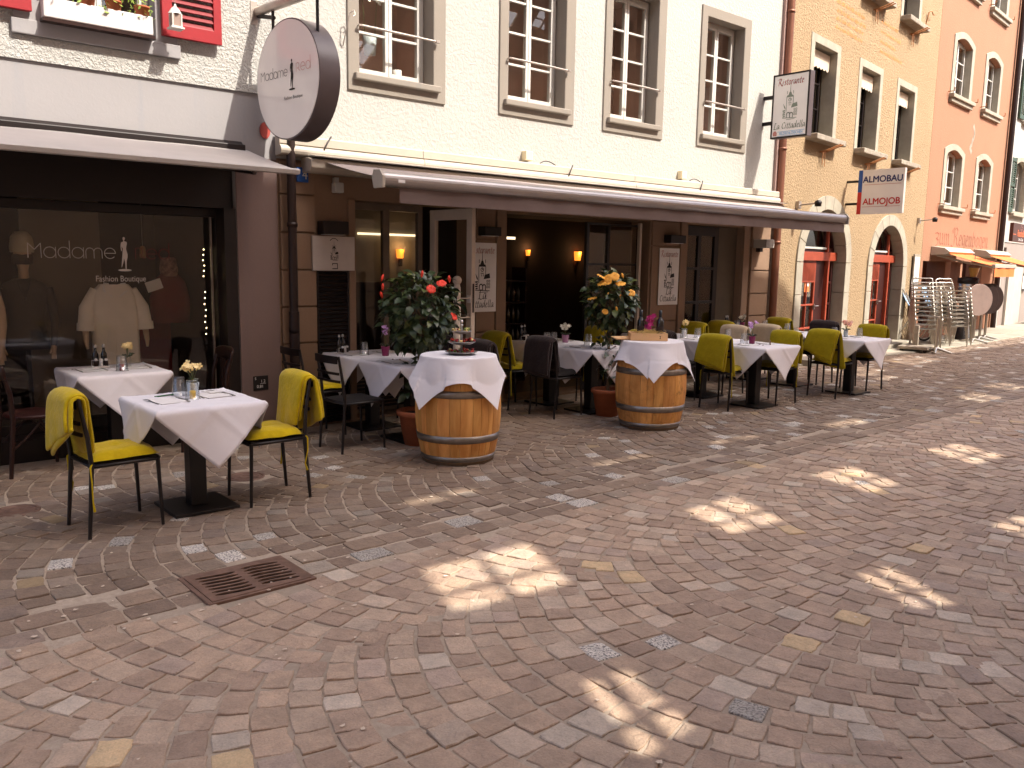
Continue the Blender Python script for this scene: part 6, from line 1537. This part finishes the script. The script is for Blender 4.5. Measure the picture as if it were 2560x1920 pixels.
mannequin(1.62, 8.55, 'mannequin with pale beanie, scarf and dark v neck top in the boutique window', -10, True, M_navy, True)
mannequin(1.16, 8.30, 'mannequin with cream top and bare arms at the left edge of the boutique window', -5, False, M_shirt, False)
t = thing('shirt_dress', 'long white shirt dress with turned up sleeves hanging in the boutique window', 'shirt', (2.30,8.32,0), R(-4))
def fr_(z):  # half width / half depth of the dress
    return (.205 if z < 1.3 else .205-.11*((z-1.3)/.15)**1.5, .085)
P = []
for i in range(25):
    an = 2*math.pi*i/24; row = []
    for z in np.linspace(.56,1.42,16):
        w_, d_ = fr_(z); hem = .06*(abs(math.cos(an))**2)*(1 if z < .7 else 0)*(.7-z)/.14
        row.append((w_*math.copysign(abs(math.cos(an))**.7,math.cos(an)), d_*math.sin(an)+.008*math.sin(an*7+z*3), z+hem))
    P.append(row)
ob('body', MB().grid(P), M_shirt, t)
for sx in (-1,1):
    a = MB(); a.tube([(sx*.15,0,1.37),(sx*.235,0,1.20),(sx*.255,-.02,1.02)], [.05,.066,.068], 12, False); ob('sleeve', a, M_shirt, t); a = MB(); a.tube([(sx*.252,-.018,1.07),(sx*.256,-.021,1.0)], .074, 12, False); ob('cuff', a, M_shirt, t)
    a = MB(); a.tube([(sx*.256,-.02,1.0),(sx*.26,-.05,.90)], [.028,.022], 8); a.tube([(sx*.26,-.05,.90),(sx*.255,-.07,.84)], [.02,.012], 8); ob('hand', a, M_skin, t)
    a = MB(); a.add([(sx*.03,-.088,1.30),(sx*.105,-.075,1.36),(sx*.095,-.05,1.435),(sx*.05,-.05,1.43)], [(0,1,2,3)]); o = ob('collar', a, M_napkin, t); o.modifiers.new('s','SOLIDIFY').thickness = .006
a = MB(); a.box(-.018,.018,-.094,-.084,.62,1.30); ob('placket', a, M_shirt, t); a = MB()
for k in range(7): a.lathe([(0,-.002),(.006,0),(0,.002)], 6, (0,-.096,.68+k*.09))
ob('buttons', a, M_napkin, t); a = MB(); a.lathe([(.0,.12),(.14,.12),(.14,.135),(.014,.14),(.014,1.40),(.04,1.40),(.045,1.46),(.0,1.47)], 14); ob('stand', a, M_dark, t)
t = thing('red_jacket', 'dark red jacket with patterned scarf displayed deep in the boutique', 'jacket', (2.95,8.75,0)); a = MB(); a.lathe([(.0,1.02),(.19,1.02),(.2,1.25),(.16,1.42),(.07,1.52),(0,1.53)], 18); a.v = [(p[0],p[1]*.6,p[2]) for p in a.v]; ob('body', a, pm('wine red wool', (126,26,28), .9, .1, 9), t); a = MB(); a.lathe([(.075,1.48),(.09,1.55),(.07,1.66),(.05,1.67)], 14); ob('scarf', a, pm('patterned scarf', (150,110,100), .9, .6, 26), t)
t = thing('display_card', 'white card leaning among the clothes in the boutique', 'card', (2.72,8.5,1.40), rot=(0,R(-18),0)); a = MB(); a.box(-.075,.075,-.004,.004,-.05,.05); ob('sheet', a, M_napkin, t)
t = thing('glass_votive', 'little glass lantern hanging inside the boutique window', 'votive', (2.66,8.6,1.72)); a = MB(); a.lathe([(0,-.06),(.03,-.06),(.03,.03),(.02,.05),(0,.06)], 10); ob('jar', a, pm('amber jar', (150,110,60), .3, .2, 10), t); a = MB(); a.tube([(0,0,.05),(0,0,.7)], .002, 4); ob('wire', a, M_zinc, t)

# ---- stacked aluminium chairs, folded tables, heater, base, bits by the salmon house
def alu_chair():
    t = thing('aluminium_chair', 'x', 'chair')
    for sy in (-1,1):
        a = MB(); a.tube([(.24,sy*.25,0),(.22,sy*.25,.40)]+[tuple(p) for p in bez((.22,sy*.25,.62),(.21,sy*.25,.68),(.12,sy*.25,.68),5)]+[(-.18,sy*.245,.68)], .0125, 8); ob('arm_frame', a, M_alu, t)
    a = MB(); a.tube([(-.30,-.22,0),(-.20,-.215,.44),(-.33,-.21,.74)]+[tuple(p) for p in bez((-.36,-.2,.81),(-.37,-.18,.84),(-.37,-.12,.845),4)]+[(-.37,.12,.845)]+[tuple(p) for p in bez((-.37,.18,.845),(-.37,.2,.84),(-.36,.2,.81),4)]+[(-.33,.21,.74),(-.20,.215,.44),(-.30,.22,0)], .0125, 8); ob('back_frame', a, M_alu, t)
    a = MB(); a.box(-.2,.22,-.22,.22,.435,.447)
    ob('seat', a, M_alu, t, .003)
    for z in (.70,): a = MB(); a.box(-.322,-.314,-.2,.2,z-.02,z+.02); ob('slat', a, M_alu, t)
    return t
ac = alu_chair(); k = 0
for (sx, sy, dg, n, dx, dz, wh) in ((17.75,7.62,215,8,-.055,.088,'tall leaning left stack'),(19.2,7.72,250,7,-.02,.085,'short middle stack'),(19.75,7.85,240,8,-.02,.085,'right stack by the folded tables')):
    for i in range(n):
        a_ = R(dg); p = (sx-i*dx*math.cos(a_)*-1, sy-i*dx*math.sin(a_)*-1, .0+i*dz)
        lab = ('lowest','second lowest','third lowest','fourth lowest','fifth lowest','sixth lowest','seventh lowest','eighth lowest')[i] + ' aluminium armchair of the ' + wh
        if k == 0: ac.location = p; ac.rotation_euler = (0,0,a_); ac['label'] = lab; ac['group'] = 'stacked aluminium armchairs'
        else: dup(ac, lab, p, a_, 'stacked aluminium armchairs')
        k += 1
for (x, y, z, dg, lab) in ((18.9,8.45,.35,20,'pale blue sling chair leaning behind the tall stack, left one'),(19.75,8.35,.30,8,'pale blue sling chair leaning behind the stacks, right one')):
    t = thing('sling_chair', lab, 'chair', (x,y,z), R(dg), 'pale blue sling chairs'); a = MB(); a.grid([[(u, .25*v+.05*math.sin(v*3), .42+.55*v) for v in np.linspace(0,1,5)] for u in (-.17,0,.17)]); o = ob('sling', a, M_bluechair, t); o.modifiers.new('s','SOLIDIFY').thickness = .01
    a = MB(); 
    for u in (-.18,.18): a.tube([(u,-.15,-.3),(u,-.02,.42),(u,.26,.98)], .012, 6); a.tube([(u,.3,-.3),(u,-.1,.45)], .012, 6)
    ob('frame', a, M_alu, t)
for i, (x, y, dg) in enumerate(((20.55,7.72,-28),(21.25,7.85,-30),(21.75,7.92,-30))):
    t = thing('folded_table', ('front grey round table tipped up beside the chair stacks','middle round table tipped up behind the front one','rear round table tipped up furthest right')[i], 'table', (x,y,0), R(dg), 'round bistro tables folded upright')
    a = MB(); a.prism(arcp(0,.98,.36,0,360,40)[:-1], -.03, 0); ob('top', a, M_ftable if i == 0 else M_tabletop, t, .006)
    a = MB(); a.tube([(0,.04,.05),(0,.04,1.1)], .03, 10); a.box(-.2,.2,0,.04,.93,.97); ob('column', a, M_alu, t)
    a = MB()
    for q in range(4): an = math.pi/4+q*math.pi/2; a.tube([(0,.04,.09),(.30*math.cos(an),.04+.30*math.sin(an),.02)], [.03,.018], 8)
    ob('foot', a, M_alu, t)
t = thing('patio_heater', 'cylindrical steel patio heater between the porch pillars', 'heater', (21.0,8.15,0)); a = MB(); a.lathe([(0,0),(.22,0),(.22,.06),(.2,.08),(.2,.75),(.05,.78),(.05,.9)], 18); ob('base', a, M_dark, t); a = MB(); a.lathe([(.18,.9),(.19,1.0),(.19,1.32),(.17,1.34)], 20); ob('cylinder', a, M_alu, t); a = MB(); a.lathe([(.2,1.34),(.22,1.36),(.22,1.46),(.0,1.5)], 20); ob('cap', a, M_dark, t)
t = thing('street_lantern', 'old brass lantern on the post between the porch pillars', 'lantern', gsp(1.42,.75,1.62)); a = MB(); a.lathe([(.07,-.14),(.12,.08)], 6); ob('glass', a, M_lampglass, t); a = MB(); a.lathe([(0,-.17),(.08,-.145),(.075,-.13)], 6); a.lathe([(.13,.08),(.14,.1),(.06,.17),(0,.2)], 6); a.tube([(0,0,.19),(0,0,.36)], .012, 6); ob('cap', a, M_greystone, t)
t = thing('parasol_base', 'low wheeled parasol base with a short square post in front of the stacks', 'parasol base', (17.45,7.62,0), R(10)); a = MB(); a.box(-.42,.42,-.28,.28,.06,.12); ob('plate', a, M_greystone, t, .01); a = MB(); a.box(-.04,.04,.0,.08,.12,.52); ob('post', a, M_greystone, t, .006); a = MB()
for x in (-.34,.34):
    for y in (-.22,.22): a.xprism(arcp(y,.035,.035,0,360,12)[:-1], x-.02, x+.02)
ob('wheels', a, M_ink, t)
t = thing('table_pedestal', 'empty aluminium four foot table pedestal in front of the tall stack', 'table base', (17.35,7.22,0), R(20)); a = MB(); a.tube([(0,0,.05),(0,0,.72)], .03, 10); ob('column', a, M_alu, t); a = MB(); a.box(-.2,.2,-.02,.02,.70,.73); a.box(-.02,.02,-.2,.2,.705,.728); ob('top_cross', a, M_alu, t); a = MB()
for q in range(4): an = q*math.pi/2; a.tube([(0,0,.1),(.28*math.cos(an),.28*math.sin(an),.02)], [.035,.02], 8)
ob('foot', a, M_alu, t)
t = thing('bicycle_wheel', 'dark wheel leaning on the wall behind the tall chair stack', 'wheel', osp(7.35,.25,.36), R(8), rot=(R(80),0,R(60))); a = MB(); a.tube([(.32*math.cos(q),.32*math.sin(q),0) for q in np.linspace(0,2*math.pi,29)[:-1]], .02, 8, closed=True); ob('tyre', a, M_ink, t); a = MB(); a.tube([(.295*math.cos(q),.295*math.sin(q),0) for q in np.linspace(0,2*math.pi,29)[:-1]], .012, 6, closed=True)
for k in range(12): a.tube([(0,0,0),(.29*math.cos(k*.524),.29*math.sin(k*.524),0)], .0015, 3)
ob('rim', a, M_zinc, t)
# window sill ornaments behind the upper windows
def orchid(x, z, lab):
    t = thing('window_orchid', lab, 'orchid', (x,8.02,z)); a = MB(); st_ = MB()
    for sgn in (-1,1):
        P = bez((sgn*.06,0,.0),(sgn*.10,0,.75),(sgn*.24,-.02,.62),9); st_.tube(P, .004, 5)
        for q in range(6): blossom(a, P[3+q]+Vector((rng.normal(0,.04),-.03,rng.normal(0,.04))), .055, 0, 5, (rng.normal(0,.3),-1,.2))
    ob('stems', st_, M_leaf2, t); ob('blossoms', a, M_whitefl, t); a = MB(); a.lathe([(0,-.2),(.06,-.2),(.075,0),(0,0)], 14); ob('pot', a, M_potgrey, t)
orchid(4.86, 4.0, 'white orchid spray behind the panes of the first white window')
t = thing('pillar_candle', 'white pillar candle behind the lower pane of the first white window', 'candle', (5.18,8.0,3.56)); a = MB(); a.lathe([(0,0),(.05,0),(.05,.13),(.0,.13)], 14); ob('wax', a, M_napkin, t); a = MB(); a.tube([(0,0,.13),(0,0,.15)], .002, 4); ob('wick', a, M_ink, t)
t = thing('glass_vase', 'pale glass vase with a red flower behind the second white window', 'vase', (6.62,8.0,3.56)); a = MB(); a.lathe([(0,0),(.05,0),(.06,.12),(.04,.16),(.035,.16),(.05,.12),(.0,.02)], 14); ob('body', a, M_potgrey, t); a = MB(); a.tube([(0,0,.1),(0,0,.62)], .004, 5); ob('stem', a, M_leaf2, t); a = MB(); blossom(a, (0,0,.63), .05, 0, 6, (0,-1,.4)); ob('blossom', a, M_red, t)
bpy.context.view_layer.update()
